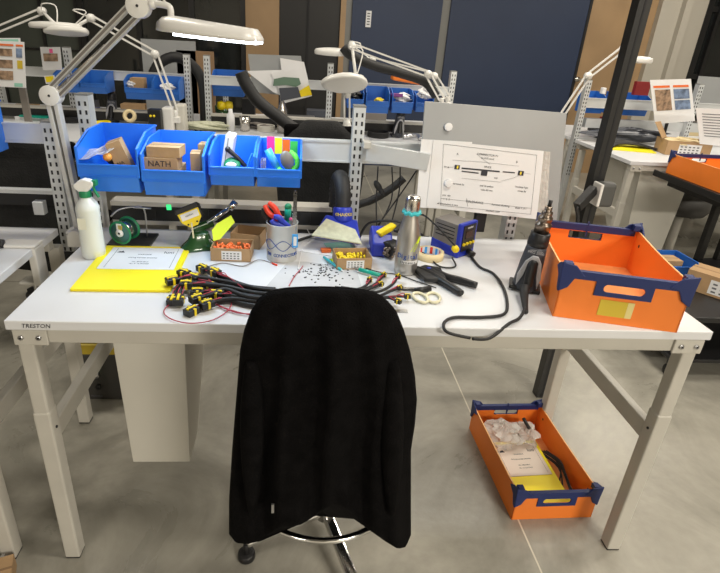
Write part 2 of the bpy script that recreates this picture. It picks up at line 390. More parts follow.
# ------------------------------------------------------------------ orange fluted boxes with navy corners
def orange_box(name, label, loc, rz, W=.31, L=.40, H=.165, dip=.0, sticker=True, group=None, sag=.006):
    r = thing(name, label, 'box', loc, rz, group); B = lambda mb, n, m, par=r, **k: mb.build(n, m, par, world=False, **k)
    t = .004; w = W/2
    mb = MB(); mb.box(-w+t, w-t, t, L-t, .001, .005); B(mb, 'base', M['orange_b'])
    def panel(y, nm):
        hz0, hz1, hx = H-.062, H-.036, .052
        mb = MBm(M['orange'])
        mb.box(-w, -hx, y, y+t, 0, H-.012); mb.box(hx, w, y, y+t, 0, H-.012); mb.box(-hx, hx, y, y+t, 0, hz0); mb.box(-hx, hx, y, y+t, hz1, H-.012)
        return B(mb, nm, M['orange'])
    fp = panel(0, 'front_panel'); bp = panel(L-t, 'back_panel')
    for sx in (-1, 1):
        n = 14; poly = [(0, 0)]+[(L, 0)]; topz = []
        for i in range(n+1):
            u = 1-i/n; topz.append((u*L, H-.012-sag*math.sin(math.pi*u)**.8))
        poly = [(0, 0), (L, 0)]+topz
        mb = MBm(M['orange']); x = sx*w; mb.prism(poly, min(x, x-sx*t), max(x, x-sx*t), 'x', M['orange'])
        for (uy, uz) in ((.05, H-.055), (L-.05, H-.05)): mb.sphere((sx*(w-t), uy, uz), .004, M['slot'], (.5, 1, 1.4), n=6)
        B(mb, 'side_panel', None)
        mb = MB()
        for i in range(n): 
            a = topz[i]; c = topz[i+1]; mb.bar((sx*(w-t/2), a[0], a[1]), (sx*(w-t/2), c[0], c[1]), t*1.05, .0015)
        B(mb, 'side_edge', M['orange_e'])
    for y, s in ((0, -1), (L, 1)):
        k = lambda a: y+s*a
        # rail along the top with handle surround
        mb = MBm(M['navy'])
        ya, yb = sorted((k(.004), k(-.010)))
        mb.box(-w+.01, w-.01, ya, yb, H-.032, H-.010); 
        mb.prism([(-.078, H-.022), (.078, H-.022), (.068, H-.05), (.062, H-.074), (-.062, H-.074), (-.068, H-.05)][::-1], ya-.0005, ya+.0005, 'y') if 0 else None
        ym0, ym1 = sorted((k(.0035), k(.0002)))
        hx = .050
        mb.box(-.07, -hx, ym0, ym1, H-.072, H-.02); mb.box(hx, .07, ym0, ym1, H-.072, H-.02); mb.box(-hx, hx, ym0, ym1, H-.072, H-.060); mb.box(-hx, hx, ym0, ym1, H-.038, H-.02)
        for qx in (-1, 1):
            for qz, sg in ((H-.0602, 1), (H-.0378, -1)): mb.prism([(qx*hx, qz)]+[(qx*(hx-.011+.011*math.sin(u)), qz+sg*(.011-.011*math.cos(u))) for u in [math.pi/2*v/6 for v in range(7)]], ym0-.0002, ym1+.0002, 'y')
        B(mb, 'handle_rail', M['navy'], bevel=.0015)
        for sx in (-1, 1):
            x = sx*w; mb = MBm(M['navy'])
            # corner cap wraps front and side, with splayed tip
            f0, f1 = sorted((k(.006), k(.0)))
            mb.prism([(x+sx*.008, H+.012), (x-sx*.028, H+.004), (x-sx*.055, H-.024), (x-sx*.030, H-.032), (x-sx*.018, H-.058), (x+sx*.003, H-.072)], f0, f1, 'y')
            s0, s1 = sorted((x+sx*.006, x))
            mb.prism([(k(.006), H+.012), (k(-.030), H-.002), (k(-.052), H-.02), (k(-.022), H-.034), (k(-.008), H-.066), (k(.004), H-.072)], s0, s1, 'x')
            mb.box(min(x, x-sx*.022), max(x, x-sx*.022), min(k(0), k(-.022)), max(k(0), k(-.022)), H-.012, H+.008)
            B(mb, 'corner_cap', M['navy'], bevel=.002)
    if sticker:
        mb = MB(); mb.box(-.048, .036, -.0012, 0, .022, .068, M['yellow2']); mb.box(.020, .036, -.0014, 0, .022, .068, mat('worn_amber_label', (.72, .62, .25), .4)); B(mb, 'label_window', None)
    mb = MB(); mb.box(-.002, .002, L-.011, L-.0045, H-.05, H+.0); B(mb, 'seam_clip', M['navy'])
    return r
orange_box('plastic_box', 'empty orange corrugated box with navy corners standing on the workbench corner', (1.541, .031, TOP+.0005), R(-14.5), L=.42, H=.150, sticker=True)
orange_box('plastic_box', 'orange box on the floor under the bench holding a yellow folder and clear bags', (1.612, .135, .0005), R(1.5), W=.292, L=.46, H=.135, sticker=False, sag=.004)
FBc = Matrix.Translation((1.612, .135, 0)) @ Matrix.Rotation(R(1.5), 4, 'Z')

def folder(name, label, loc, rz, W, L, tilt=0, t=.008, pale='paper', sheets=3, mark=True):
    r = thing(name, label, 'folder', loc, rz); r.rotation_euler = (tilt, 0, rz)
    mb = MB()
    for k in range(sheets):
        o = .002*(k % 2); mb.box(-W/2+o, W/2+o, -L/2, L/2-o, k*t/sheets, (k+.8)*t/sheets)
    mb.build('cover', M['yellow'], r, world=False)
    mb = MBm(M[pale]); mb.box(-W*.40, W*.44, -L*.08, L*.45, t, t+.0008, M[pale])
    zt = t+.0009
    mb.box(-W*.335, -W*.33, -L*.05, L*.42, zt-.0004, zt, M['inkgrey']); mb.box(W*.38, W*.385, -L*.05, L*.42, zt-.0004, zt, M['inkgrey'])
    F = lambda x, y: Matrix.Translation((x, y, zt))
    mb.text('WARNING', F(.02*W, L*.27), L*.028, M['inkgrey']); mb.text('Wiring harness assembly', F(.02*W, L*.19), L*.028, M['inkgrey']); mb.text('No. 2023-0814', F(.02*W, L*.09), L*.026, M['inkgrey']); mb.text('rev. A 12.04.2023', F(.02*W, L*.045), L*.026, M['inkgrey'])
    mb.text('Iuni', F(.29*W, L*.33), L*.07, M['ink']) if mark else None
    x = -.27*W; y = L*.33; s = L*.03
    mb.prism([(x-s*1.3, y-s*.6), (x+s*1.3, y-s*.6), (x+s*.4, y+s), (x, y+s*.3), (x-s*.5, y+s*.5)], zt-.0004, zt, 'z', M['ink'])
    mb.build('cover_sheet', None, r, world=False)
    return r
folder('document_folder', 'bright yellow folder with white printed sheet lying on the workbench at left', (.222, .315, TOP+.0005), R(1), .262, .31)
p = FBc @ Vector((-.015, .19, .022))
folder('document_folder', 'yellow folder with cream printed sheet lying in the orange box on the floor', p, R(4), .215, .29, tilt=R(4), pale='pinkpaper')

# ------------------------------------------------------------------ blue louvre bins
def blue_bin(label, x0, x1, y0, y1, zb, zt, group, m='blue', lip=.52, top_front=.80):
    r = thing('storage_bin', label, 'storage bin', ((x0+x1)/2, (y0+y1)/2, zb), 0, group)
    t = .003; mb = MBm(M[m]); H = zt-zb; L = y1-y0
    prof = [(y0+.012, zb), (y1, zb), (y1, zt), (y0+L*.45, zt), (y0, zb+H*top_front), (y0, zb+H*.28)]
    for x in (x0, x1-t): mb.prism(prof, x, x+t, 'x')
    mb.box(x0, x1, y0+.012, y1, zb, zb+t); mb.box(x0, x1, y1-t, y1, zb, zt)
    mb.prism([(y0, zb+H*.28), (y0+.012, zb), (y0+.012+t, zb), (y0+t, zb+H*.28), (y0+t, zb+H*lip), (y0, zb+H*lip)], x0, x1, 'x')
    # rims
    for xx, s in ((x0, -1), (x1, 1)):
        a, c = sorted((xx, xx+s*.004)); mb.box(a, c, y0+L*.45, y1, zt-.006, zt)
        mb.bar((xx+s*.0005, y0+L*.45, zt-.003), (xx+s*.0005, y0, zb+H*top_front-.002), .007, .006)
        mb.bar((xx+s*.0005, y0+.002, zb+H*top_front), (xx+s*.0005, y0+.002, zb+H*.28), .007, .006, up=(0, 1, 0))
    mb.box(x0, x1, y0-.004, y0+t, zb+H*lip-.006, zb+H*lip)
    mb.build('body', M[m], r, bevel=.0012, seg=1)
    mb = MB(); mb.box(x0+.006, x1-.006, y0-.0025, y0+.0005, zb+H*.30, zb+H*.30+.002); mb.box(x0+.02, x1-.02, y1, y1+.012, zt-.03, zt-.008); mb.build('hanger_lip', M[m], r)
    return r
G = 'blue bins hung over the workbench'
B1 = [(.032, .213), (.226, .412)]
blue_bin('leftmost and deepest blue bin on the rail, holding an orange knob and a tilted carton', .042, .216, .45, YP+.006, 1.036, 1.206, G)
blue_bin('blue bin holding stacked cartons lettered in black, second from left on the rail', .228, .410, .45, YP+.006, 1.030, 1.190, G)
blue_bin('small blue bin holding a leaning white case and green tape', .424, .560, .48, YP+.006, 1.060, 1.182, G)
blue_bin('small blue bin holding marker tabs and lime gloves, rightmost over the workbench', .568, .704, .48, YP+.006, 1.060, 1.178, G)

def carton(name, label, loc, rz, W, D, H, letters=None, group=None, lid=True, open_=False, m='card', cat='carton', fill=None, sticker=True, rx=0, ry=0):
    r = thing(name, label, cat, loc, rz, group); r.rotation_euler = (rx, ry, rz); w, d = W/2, D/2; t = .002
    mb = MBm(M[m])
    if open_:
        mb.box(-w, w, -d, d, 0, t)
        for a in ((-w, w, -d, -d+t), (-w, w, d-t, d), (-w, -w+t, -d, d), (w-t, w, -d, d)): mb.box(*a, 0, H)
    else:
        mb.box(-w, w, -d, d, 0, H)
    bd = mb.build('carton_body', M[m], r, world=False, bevel=.0008, seg=1)
    if not open_ and lid:
        mb = MB(); mb.box(-w-.0006, w+.0006, -.004, .004, H-.0002, H+.0005); mb.build('closing_flap', M['carddark'], r, world=False)
    if letters:
        mb = MB(); mb.text(letters, onface((-.004, -d-.0008, H/2), (0, -1, 0)), min(H*.70, W*.34), M['ink']); mb.build('lettering', M['ink'], r, world=False)
    if sticker:
        mb = MBm(M['paper']); mb.box(-w*.45, w*.55, -d-.0008, -d, H*.12, H*.8, M['paper'])
        for k in range(3):
            for j in range(5):
                x = -w*.38+j*w*.18; mb.box(x, x+w*.10, -d-.0012, -d, H*(.2+.19*k), H*(.28+.19*k), M['inkgrey'])
        mb.build('sticker', None, r, world=False)
    return r
carton('carton', 'small brown carton hand-lettered in black in the second blue bin, at the bottom', (.280, .505, 1.108), 0, .100, .07, .036, 'NATH', sticker=False)
carton('carton', 'plain brown carton stacked on top of the hand-lettered carton in the blue bin', (.290, .508, 1.1450), R(-3), .100, .07, .032, sticker=False)
carton('carton', 'upright narrow brown carton at the right inside the second blue bin', (.374, .535, 1.034), R(5), .03, .06, .12, sticker=False)
carton('carton', 'second upright brown carton behind, inside the second blue bin', (.390, .60, 1.034), R(-4), .03, .05, .135, sticker=False)
carton('carton', 'brown carton leaning in the leftmost blue bin over the workbench', (.176, .52, 1.06), R(10), .045, .06, .13, 'NA', sticker=False, ry=R(-20))
carton('carton', 'lower brown carton under the lettered one, mostly hidden by the bin lip', (.280, .53, 1.034), 0, .10, .12, .072, sticker=False)
# bin 1 contents
b = MB(); b.sphere((.122, .475, 1.140), .013, M['orangeball']); b.cyl((.118, .485, 1.133), (.128, .52, 1.10), .008, m=M['black']); b.cyl((.128, .50, 1.115), (.150, .52, 1.10), .009, m=M['black'])
single('orange_knob_tool', b, None, 'black tool with round orange knob sticking out of the leftmost blue bin', 'tool', (.128, .51, 1.09))
b = MB(); n = 8; vs = []; fs = []
for i in range(n+1):
    for j in range(4): vs.append((.033+.11*i/n, .455+.03*j-.0*i, 1.127+.035*i/n+.003*math.sin(i*1.7+j*2)+.004*j))
for i in range(n):
    for j in range(3): fs.append((i*4+j, i*4+j+1, i*4+j+5, i*4+j+4))
b._add(vs, fs); single('plastic_bag', b, M['clear'], 'clear plastic bag lying across the leftmost blue bin', 'plastic bag', (.08, .48, 1.12), solid=.0012)
# bin 3 contents
b = MBm(M['paper']); X = RT(.459, .57, 1.072, 0, 0, R(10)); b.box(-.014, .014, -.04, .04, 0, .135, None, X); b.box(-.005, -.003, -.042, .04, .004, .13, M['inkgrey'], X)
single('white_case', b, None, 'white folded plastic case leaning in the third blue bin', 'case', (.459, .57, 1.072), bevel=.002)
b = MB(); b.tube([(.475, .53, 1.165), (.505, .53, 1.14), (.538, .535, 1.10)], .0075, M['black'], 8); b.sphere((.475, .53, 1.166), .009, M['black'])
single('black_tool', b, None, 'black rod-shaped tool slanting in the third blue bin', 'tool', (.52, .53, 1.10))
b = MBm(M['green']); X = RT(.488, .527, 1.113, 0, R(60)); prof = [(.012, -.012), (.026, -.012), (.026, .012), (.012, .012)]
b.lathe(prof, M['green'], X, 20, caps=False); b.sphere((.485, .523, 1.118), .017, M['paper'], (1.2, .7, .6))
single('tape_roll', b, None, 'green and white tape roll at the front of the third blue bin', 'tape roll', (.488, .527, 1.10))
b = MB(); b.bar((.552, .53, 1.155), (.532, .525, 1.10), .012, .008, M['lblue']); single('clip', b, None, 'blue plastic strip in the corner of the third blue bin', 'plastic strip', (.54, .53, 1.10))
# bin 4 contents
for i, (mm, nm) in enumerate((('pink', 'pink'), ('lime', 'yellow'), ('orangeprint', 'orange'), ('limeglove', 'green'))):
    b = MB(); x = .592+i*.0255; b.box(x, x+.0245, .612-.01*i*0, .6135, 1.14, 1.196-.004*i, None); 
    single('index_tab', b, mat(nm+'_index_tab', {'pink': (.85, .04, .30), 'yellow': (.85, .85, .02), 'orange': (.9, .16, .01), 'green': (.05, .55, .08)}[nm], .5), nm+' index tab standing in the rightmost blue bin', 'index tab', (x+.012, .61, 1.14))
b = MBm(M['lblue']); b.cyl((.598, .545, 1.168), (.635, .535, 1.10), .0125, m=M['lblue'], seg=18); single('blue_tube', b, None, 'bright blue tube slanting in the rightmost blue bin', 'tube', (.62, .54, 1.11))
b = MBm(M['limeglove'])
b.tube([(.632, .522, 1.112), (.655, .516, 1.100), (.680, .517, 1.106), (.694, .522, 1.130), (.688, .53, 1.150), (.672, .55, 1.16)], .0085, M['limeglove'], 10)
b.sphere((.694, .525, 1.135), .010, M['limeglove']); b.sphere((.684, .521, 1.112), .012, M['limeglove'])
gl = single('safety_glove', b, None, 'lime green glove with dark grey palm in the rightmost blue bin', 'glove', (.665, .52, 1.10))
b = MB(); b.sphere((.661, .522, 1.140), .021, M['stgrey'], (1, .7, 1.5), X=Euler((0, R(-20), 0)).to_matrix().to_4x4()); b.build('palm', M['seat'], gl)
b = MB()
for i in range(3): b.box(.577+i*.006, .580+i*.006, .53, .57, 1.07, 1.135)
single('clear_case', b, M['clear'], 'clear plastic case at the left of the rightmost blue bin', 'case', (.58, .55, 1.07))

# ------------------------------------------------------------------ magnifier lamps
def head_mesh(L, Wd, H, m, tail=.5):
    mb = MBm(m); rings = []; n = 14
    for i in range(n+1):
        t = i/n; s = (1 if .08 < t < .95 else (.35 if t in (0, 1) else .8)); w = Wd*(.50+.50*math.sin(math.pi*(t*.75+.1)))*s; h = H*(1-.30*t)*(s if t > .5 else s**.6)
        rings.append([Vector((t*L, w/2*math.copysign(abs(math.cos(a))**.6, math.cos(a)), h*math.sin(a) if math.sin(a) > 0 else 0)) for a in [2*math.pi*k/20 for k in range(20)]])
    mb.ring_sweep(rings, m); return mb
LG = 'magnifier lamps in the room'
r = thing('magnifier_lamp', 'large white articulated magnifier lamp with lit cool light bar over the foreground workbench', 'lamp', (-.06, .60, .82))
b = MBm(M['lampw']); b.box(-.085, -.04, .575, .63, .80, .845, M['lampw']); b.box(-.085, -.0, .575, .63, .848, .856, M['lampw']); b.cyl((-.045, .55, .845), (-.045, .575, .845), .026, m=M['lampw'], seg=20); b.build('clamp', None, r, bevel=.003)
PJ = UY(52, 95, .60); PE = UY(139, 6, .52); PB = Vector((-.044, .60, .85))
b = MBm(M['lampg']); b.bar(PB+Vector((-.006, 0, 0)), PJ+Vector((-.012, 0, 0)), .014, .03, up=(0, 1, 0)); b.bar(PB+Vector((.014, 0, 0)), PJ+Vector((.010, 0, 0)), .014, .03, up=(0, 1, 0)); b.bar(PB+Vector((.004, .006, 0)), PJ+Vector((0, .006, 0)), .012, .012, M['stgrey'], up=(0, 1, 0)); b.build('post', None, r, bevel=.002)
b = MBm(M['lampw']); b.cyl(PJ-Vector((0, .022, 0)), PJ+Vector((0, .022, 0)), .030, m=M['lampw'], seg=32); b.cyl(PJ-Vector((0, .024, 0)), PJ-Vector((0, .021, 0)), .004, m=M['slot'], seg=10); b.build('lower_joint', None, r, bevel=.002)
dirv = (PE-PJ).normalized(); nrm = Vector((0, 1, 0)).cross(dirv).normalized()
if nrm.x < 0: nrm = -nrm
b = MBm(M['lampg'])
for s in (-1, 1):
    o = nrm*s*.0165; b.bar(PJ+o, PE+o, .015, .026, M['lampg'], up=(0, 1, 0))
    b.bar(PJ+o-Vector((0, .0132, 0)), PE+o-Vector((0, .0132, 0)), .007, .001, M['stgrey'], up=(0, 1, 0))
arm = b.build('arm', None, r)
b = MBm(M['steel']); b.cyl(PJ+dirv*.03+Vector((0, .002, 0)), PJ+dirv*.25+nrm*.008+Vector((0, .002, 0)), .0045, m=M['steel'], seg=10); b.build('spring', None, arm)
b = MBm(M['lampw']); b.cyl(PE-Vector((0, .02, 0)), PE+Vector((0, .02, 0)), .032, m=M['lampw'], seg=32); b.cyl(PE-Vector((0, .022, 0)), PE-Vector((0, .019, 0)), .004, m=M['slot'], seg=10); b.build('elbow_joint', None, r, bevel=.002)
H0 = UY(158, 22, .50)+Vector((0, 0, .0)); H1 = UY(262, 34, .44)
b = MBm(M['lampw']); K = UY(152, 4, .51); b.cyl(PE, K, .011, m=M['lampw']); b.sphere(K, .014, M['lampw']); K2 = UY(170, 8, .50); b.tube([K, (K+K2)/2+Vector((0, 0, .004)), K2, H0+Vector((.035, 0, .005))], .009, M['lampw'], 10); b.tube([PE+Vector((0, 0, .02)), PE+Vector((.02, 0, .05)), K+Vector((.015, 0, .03)), K2], .003, M['lampw'], 6); b.build('head_bracket', None, r)
hd = thing('x', '', '', (0, 0, 0)); bpy.data.objects.remove(hd)
hb = head_mesh((H1-H0).length, .15, .043, M['lampw'])
dx = (H1-H0).normalized(); tilt = R(1)
X = Matrix((dx, Vector((0, 0, 1)).cross(dx).normalized(), dx.cross(Vector((0, 0, 1)).cross(dx).normalized()))).transposed().to_4x4()
X = Matrix.Translation(H0+Vector((0, 0, -.020))) @ X @ Matrix.Rotation(tilt, 4, 'X')
hb.bm.transform(X); lh = hb.build('lamp_head', None, r)
b = MBm(M['led']); L_ = (H1-H0).length; n = 16; vs = []
pts = [(L_*(.22+.755*i/n), -.062*math.sin(math.pi*(.22+.70*i/n))**.5-.004) for i in range(n+1)]
b.prism([(x, y) for x, y in pts]+[(x, -y) for x, y in pts[::-1]], -.007, .004, 'z', M['led'], X); b.build('light_bar', None, lh)
Ll = bpy.data.lights.new('lamp_glow', 'AREA'); Ll.shape = 'RECTANGLE'; Ll.size = .22; Ll.size_y = .1; Ll.energy = 2.1; Ll.color = (.55, .78, 1)
lo = bpy.data.objects.new('lamp_glow', Ll); C.objects.link(lo); lo.location = (H0+H1)/2+Vector((.02, 0, -.035)); lo.visible_camera = True

def lamp(label, base, elbow, joint, head_c, yaw=0, hl=.26, hw=.17, tilt=0, cable=True, name='magnifier_lamp', hm='lampw'):
    base, elbow, joint, head_c = map(Vector, (base, elbow, joint, head_c)); r = thing(name, label, 'lamp', base, 0, LG)
    b = MBm(M['lampw']); b.box(base.x-.03, base.x+.03, base.y-.03, base.y+.03, base.z-.03, base.z+.01); b.cyl(base, base+Vector((0, 0, .05)), .016); b.build('clamp', M['lampw'], r, bevel=.004)
    st = base+Vector((0, 0, .04))
    for nm, p, q in (('lower_arm', st, elbow), ('upper_arm', elbow, joint)):
        if (q-p).length < .03: continue
        dv = (q-p).normalized(); nn = Vector((0, 1, 0)).cross(dv).normalized(); b = MBm(M['lampw'])
        for s in (-1, 1): b.bar(p+nn*s*.016, q+nn*s*.016, .010, .012, up=(0, 1, 0))
        b.build(nm, M['lampw'], r)
    b = MBm(M['lampw'])
    b.cyl(joint-Vector((0, .018, 0)), joint+Vector((0, .018, 0)), .024, seg=20)
    b.cyl(joint, head_c, .010); b.build('head_joint', M['lampw'], r)
    b = MB(); b.cyl(elbow-Vector((0, .018, 0)), elbow+Vector((0, .018, 0)), .024, seg=20); b.build('elbow_joint', M['lampw'], r)
    if cable:
        b = MB(); mid = (joint+head_c)/2; b.tube([joint, mid+Vector((-.03, 0, .08)), mid+Vector((.05, 0, .07)), head_c], .004, seg=6); b.build('cable', M['lampw'], r)
    X = Matrix.Translation(head_c) @ Euler((R(tilt), 0, R(yaw))).to_matrix().to_4x4()
    b = MBm(M[hm]); n = 26; P = []
    for i in range(n):
        a = 2*math.pi*i/n; P.append((hl/2*math.cos(a)-(.02 if math.cos(a) < 0 else 0), hw/2*math.sin(a)*(1-.25*(math.cos(a) < 0)*abs(math.cos(a)))))
    rings = [[X @ Vector((x*s, y*s, z)) for x, y in P] for s, z in ((.80, -.018), (.97, -.016), (1, -.008), (1, .006), (.93, .016), (.6, .022), (.05, .024))]
    b.ring_sweep(rings); b.build('lamp_head', M[hm], r)
    return r

# ------------------------------------------------------------------ spray bottle
r = thing('spray_bottle', 'translucent white spray bottle with green and white trigger at the left table edge', 'spray bottle', (.072, .40, TOP))
b = MB(); X = Matrix.Translation((.072, .40, TOP+.0005)); b.lathe([(.001, 0), (.031, 0), (.034, .004), (.035, .03), (.033, .10), (.034, .150), (.034, .158), (.028, .172), (.017, .186), (.014, .192), (.014, .20)], M['bottle'], X, 28); b.build('bottle_body', None, r)
b = MB(); b.lathe([(.0165, .190), (.0175, .192), (.0175, .207), (.016, .209)], M['green'], X, 20); b.build('collar', None, r)
b = MB(); Z0 = TOP+.206; b.prism([(-.022, .012), (-.008, 0), (.012, 0), (.024, .012), (.034, .022), (.034, .034), (.006, .040), (-.008, .034), (-.024, .022)], .40-.013, .40+.013, 'y', M['paper'], Matrix.Translation((.068, 0, Z0))); b.build('nozzle_head', None, r, bevel=.004, seg=3)
b = MBm(M['green']); b.box(.095, .110, .390, .410, Z0+.020, Z0+.036); b.tube([(.098, .40, Z0+.022), (.100, .40, Z0+.005), (.110, .40, Z0-.016)], .0045, seg=8); b.build('trigger', M['green'], r, bevel=.002)
b = MB(); b.box(.052, .076, .3628, .3632, TOP+.10, TOP+.135); b.build('faded_label', mat('faded_label', (.70, .70, .62), .6), r)

# ------------------------------------------------------------------ solder reel and stand
r = thing('solder_reel_stand', 'solder reel with green flanges on a black stand by the spray bottle', 'solder reel', (.155, .53, TOP))
b = MB(); b.box(.083, .222, .478, .592, TOP+.0005, TOP+.008); b.build('base_plate', M['black'], r, bevel=.002)
b = MBm(M['zinc']); b.tube([(.19, .56, TOP+.008), (.19, .56, TOP+.10), (.16, .545, TOP+.115), (.12, .52, TOP+.112), (.10, .50, TOP+.095)], .003, seg=6); b.tube([(.16, .545, TOP+.113), (.215, .55, TOP+.11)], .003, seg=6); b.build('wire_guide', M['zinc'], r)
ax0 = Vector((.137, .462, TOP+.055)); ad = Vector((.30, .95, .05)).normalized(); Xs = Matrix.Translation(ax0) @ ad.to_track_quat('Z', 'Y').to_matrix().to_4x4()
b = MB(); b.lathe([(.030, 0), (.030, .048)], M['steel'], Xs, 28); b.build('solder_wire', None, r)
for zz in (0, .048):
    b = MB(); b.lathe([(.033, zz-.0015), (.039, zz-.002), (.039, zz+.002), (.033, zz+.0015)], M['green'], Xs, 32, caps=False); b.lathe([(.008, zz-.001), (.0335, zz-.001), (.0335, zz+.001), (.008, zz+.001)], mat('reel_label', (.03, .12, .12), .4), Xs, 32); b.build('flange', None, r)
b = MB(); b.lathe([(.0125, -.006), (.0125, -.001)], M['paper'], Xs, 20); b.lathe([(.004, -.0072), (.004, -.006)], M['slot'], Xs, 12); b.box(-.009, .009, -.0315, -.010, -.003, -.0015, M['paper'], Xs @ Matrix.Rotation(R(180), 4, 'Z')); b.box(-.007, .007, .012, .027, -.003, -.0015, M['ylw'], Xs @ Matrix.Rotation(R(10), 4, 'Z')); b.build('reel_hub', None, r)

# ------------------------------------------------------------------ green bench tool
r = thing('bench_vise_tool', 'dark green cast bench tool with black and yellow tilted head', 'bench tool', (.375, .50, TOP))
b = MBm(M['greendk']); rings = []
for z, s in ((0, 1), (.006, 1.0), (.016, .85), (.028, .62), (.045, .5), (.052, .45)):
    ring = []
    for k in range(24):
        a = 2*math.pi*k/24; q = 1+.16*math.cos(3*a+.6); ring.append(Vector((.372+.058*s*q*math.cos(a)+.01*z*40*.3, .500+.058*s*q*math.sin(a), TOP+.0005+z)))
    rings.append(ring)
b.ring_sweep(rings); b.build('cast_base', M['greendk'], r)
b = MBm(M['greendk']); b.bar((.35, .52, TOP+.05), (.415, .55, TOP+.068), .028, .022); b.build('casting_arm', M['greendk'], r, bevel=.004)
b = MBm(M['chrome']); b.cyl((.40, .535, TOP+.07), (.475, .57, TOP+.118), .008, seg=12); b.cyl((.470, .568, TOP+.112), (.49, .572, TOP+.135), .012, seg=12); b.build('chrome_rod', M['chrome'], r)
b = MB(); b.bar((.366, .470, TOP+.025), (.360, .474, TOP+.092), .005, .003); b.build('support_pin', M['cream'], r)
Xh = Matrix.Translation((.358, .485, TOP+.098)) @ Euler((R(-25), R(-22), R(8))).to_matrix().to_4x4()
b = MBm(M['ylw']); b.prism([(-.036, .032), (-.032, .0), (-.012, -.022), (.014, -.022), (.034, 0), (.034, .032)], -.003, .003, 'y', M['ylw'], Xh); b.box(-.028, .030, -.0045, 0, .004, .026, M['paper'], Xh)
for q in (-.014, .016): b.cyl(Xh @ Vector((q, -.006, -.012)), Xh @ Vector((q, 0, -.012)), .003, m=M['slot'], seg=8)
b.text('caution', Xh @ onface((0, -.005, .016), (0, -1, 0)), .009, M['inkgrey']); b.build('yellow_plate', None, r)
b = MBm(M['black']); b.box(-.040, .038, -.006, .040, .030, .048, M['black'], Xh); b.box(-.036, .034, .003, .04, .0, .035, M['black'], Xh); b.build('tool_head', None, r, bevel=.003)

# ------------------------------------------------------------------ open small cartons on the bench
def Cx(px, py, y): q = UY(px, py, y); return q
carton('open_carton', 'open brown carton with white sticker and orange bits, in front of the can', (.494, .425, TOP+.0005), R(-2), .124, .085, .043, open_=True, cat='carton')
b = MB()
for i in range(60): x = .494+random.uniform(-.055, .055); y = .425+random.uniform(-.035, .035); b.cyl((x, y, TOP+.026), (x+random.uniform(-.006, .006), y+random.uniform(-.006, .006), TOP+.036), .0035, seg=6)
single('orange_terminals', b, mat('orange_terminal', (.85, .18, .04), .4), 'pile of orange terminals filling the open carton by the can', 'terminals', (.494, .425, TOP+.026), kind='stuff')
carton('open_carton', 'second open brown carton behind the first, left of the can', (.535, .535, TOP+.0005), R(-12), .10, .085, .05, open_=True, sticker=False)
carton('open_carton', 'open brown carton with yellow terminals and white sticker right of the work mat', (.873, .385, TOP+.0005), R(6), .112, .085, .038, open_=True)
b = MB()
for i in range(50): x = .873+random.uniform(-.045, .045); y = .388+random.uniform(-.03, .03); b.cyl((x, y, TOP+.018), (x+random.uniform(-.006, .006), y+random.uniform(-.006, .006), TOP+.028), .0035, seg=6)
single('yellow_terminals', b, M['ylw'], 'pile of yellow terminals in the open carton right of the mat', 'terminals', (.873, .385, TOP+.018), kind='stuff')
b = MB(); b._add([(.432, .440, TOP+.045), (.452, .450, TOP+.047), (.495, .49, TOP+.092), (.482, .50, TOP+.112), (.44, .47, TOP+.092), (.426, .455, TOP+.075)], [(0, 1, 2, 3, 4, 5)]); single('sticky_note', b, M['lime'], 'bright lime sticky note stuck to the green bench tool', 'sticky note', (.45, .47, TOP+.045), solid=.0008)

# ------------------------------------------------------------------ tin can with tools
r = thing('tin_can', 'silver tin can printed with blue waves, holding hand tools', 'can', (.651, .425, TOP)); cx, cy = .651, .425
X = Matrix.Translation((cx, cy, TOP+.0005)); b = MB(); b.lathe([(.001, .0), (.0475, 0), (.049, .003), (.0485, .006), (.0485, .118), (.0500, .120), (.0500, .122), (.0475, .122), (.047, .118), (.047, .004), (.001, .004)], M['tin'], X, 48); cb_ = b.build('can_body', None, r)
b = MBm(M['inkblue'])
for ph in (0, math.pi):
    pts = []
    for i in range(61):
        a = R(-175+170*i/60*1.0)+R(0); pts.append((cx+.0492*math.cos(a), cy+.0492*math.sin(a), TOP+.058+.016*math.sin(3.2*(a)+ph)))
    b.tube(pts, .0011, seg=5, sub=1)
word = 'DB CONNECTORS'
for i, ch in enumerate(word):
    a = R(-90-62+124*i/(len(word)-1)+6)
    if ch != ' ': b.text(ch, onface((cx+.0492*math.cos(a), cy+.0492*math.sin(a), TOP+.025), (math.cos(a), math.sin(a), 0)), .0145, M['inkblue'], .0014)
b.build('printed_band', M['inkblue'], cb_)
def pliers(label, p, q, m, nm='pliers'):
    p, q = Vector(p), Vector(q); r_ = thing(nm, label, 'pliers', p)
    s = (q-p); side = Vector((0, 1, 0)).cross(s).normalized()
    for k, o in ((-1, 0), (1, 0)):
        b = MB(); b.tube([p+side*k*.003, p+s*.45+side*k*.006, p+s*.75+side*k*.012, q+side*k*.007], lambda t: .0065+.0030*math.sin(t*3), M[m], 8); b.build('handle', None, r_)
    return r_
pliers('red-handled pliers leaning to the left in the tin can', (.665, .42, TOP+.10), (.602, .425, TOP+.178), 'red')
pliers('blue-handled pliers lying lowest across the rim of the tin can', (.672, .402, TOP+.112), (.622, .395, TOP+.142), 'stblue')
pliers('black-handled cutters with yellow tips at the left in the tin can', (.628, .44, TOP+.09), (.598, .445, TOP+.160), 'black')
b = MB(); b.cyl((.664, .44, TOP+.05), (.667, .44, TOP+.125), .006, m=M['tealp'], seg=12); b.cyl((.667, .44, TOP+.125), (.668, .44, TOP+.165), .0105, m=M['tealp'], seg=12); b.sphere((.668, .44, TOP+.166), .0115, M['green']); single('screwdriver', b, None, 'green-capped screwdriver standing in the tin can', 'screwdriver', (.664, .44, TOP+.05))
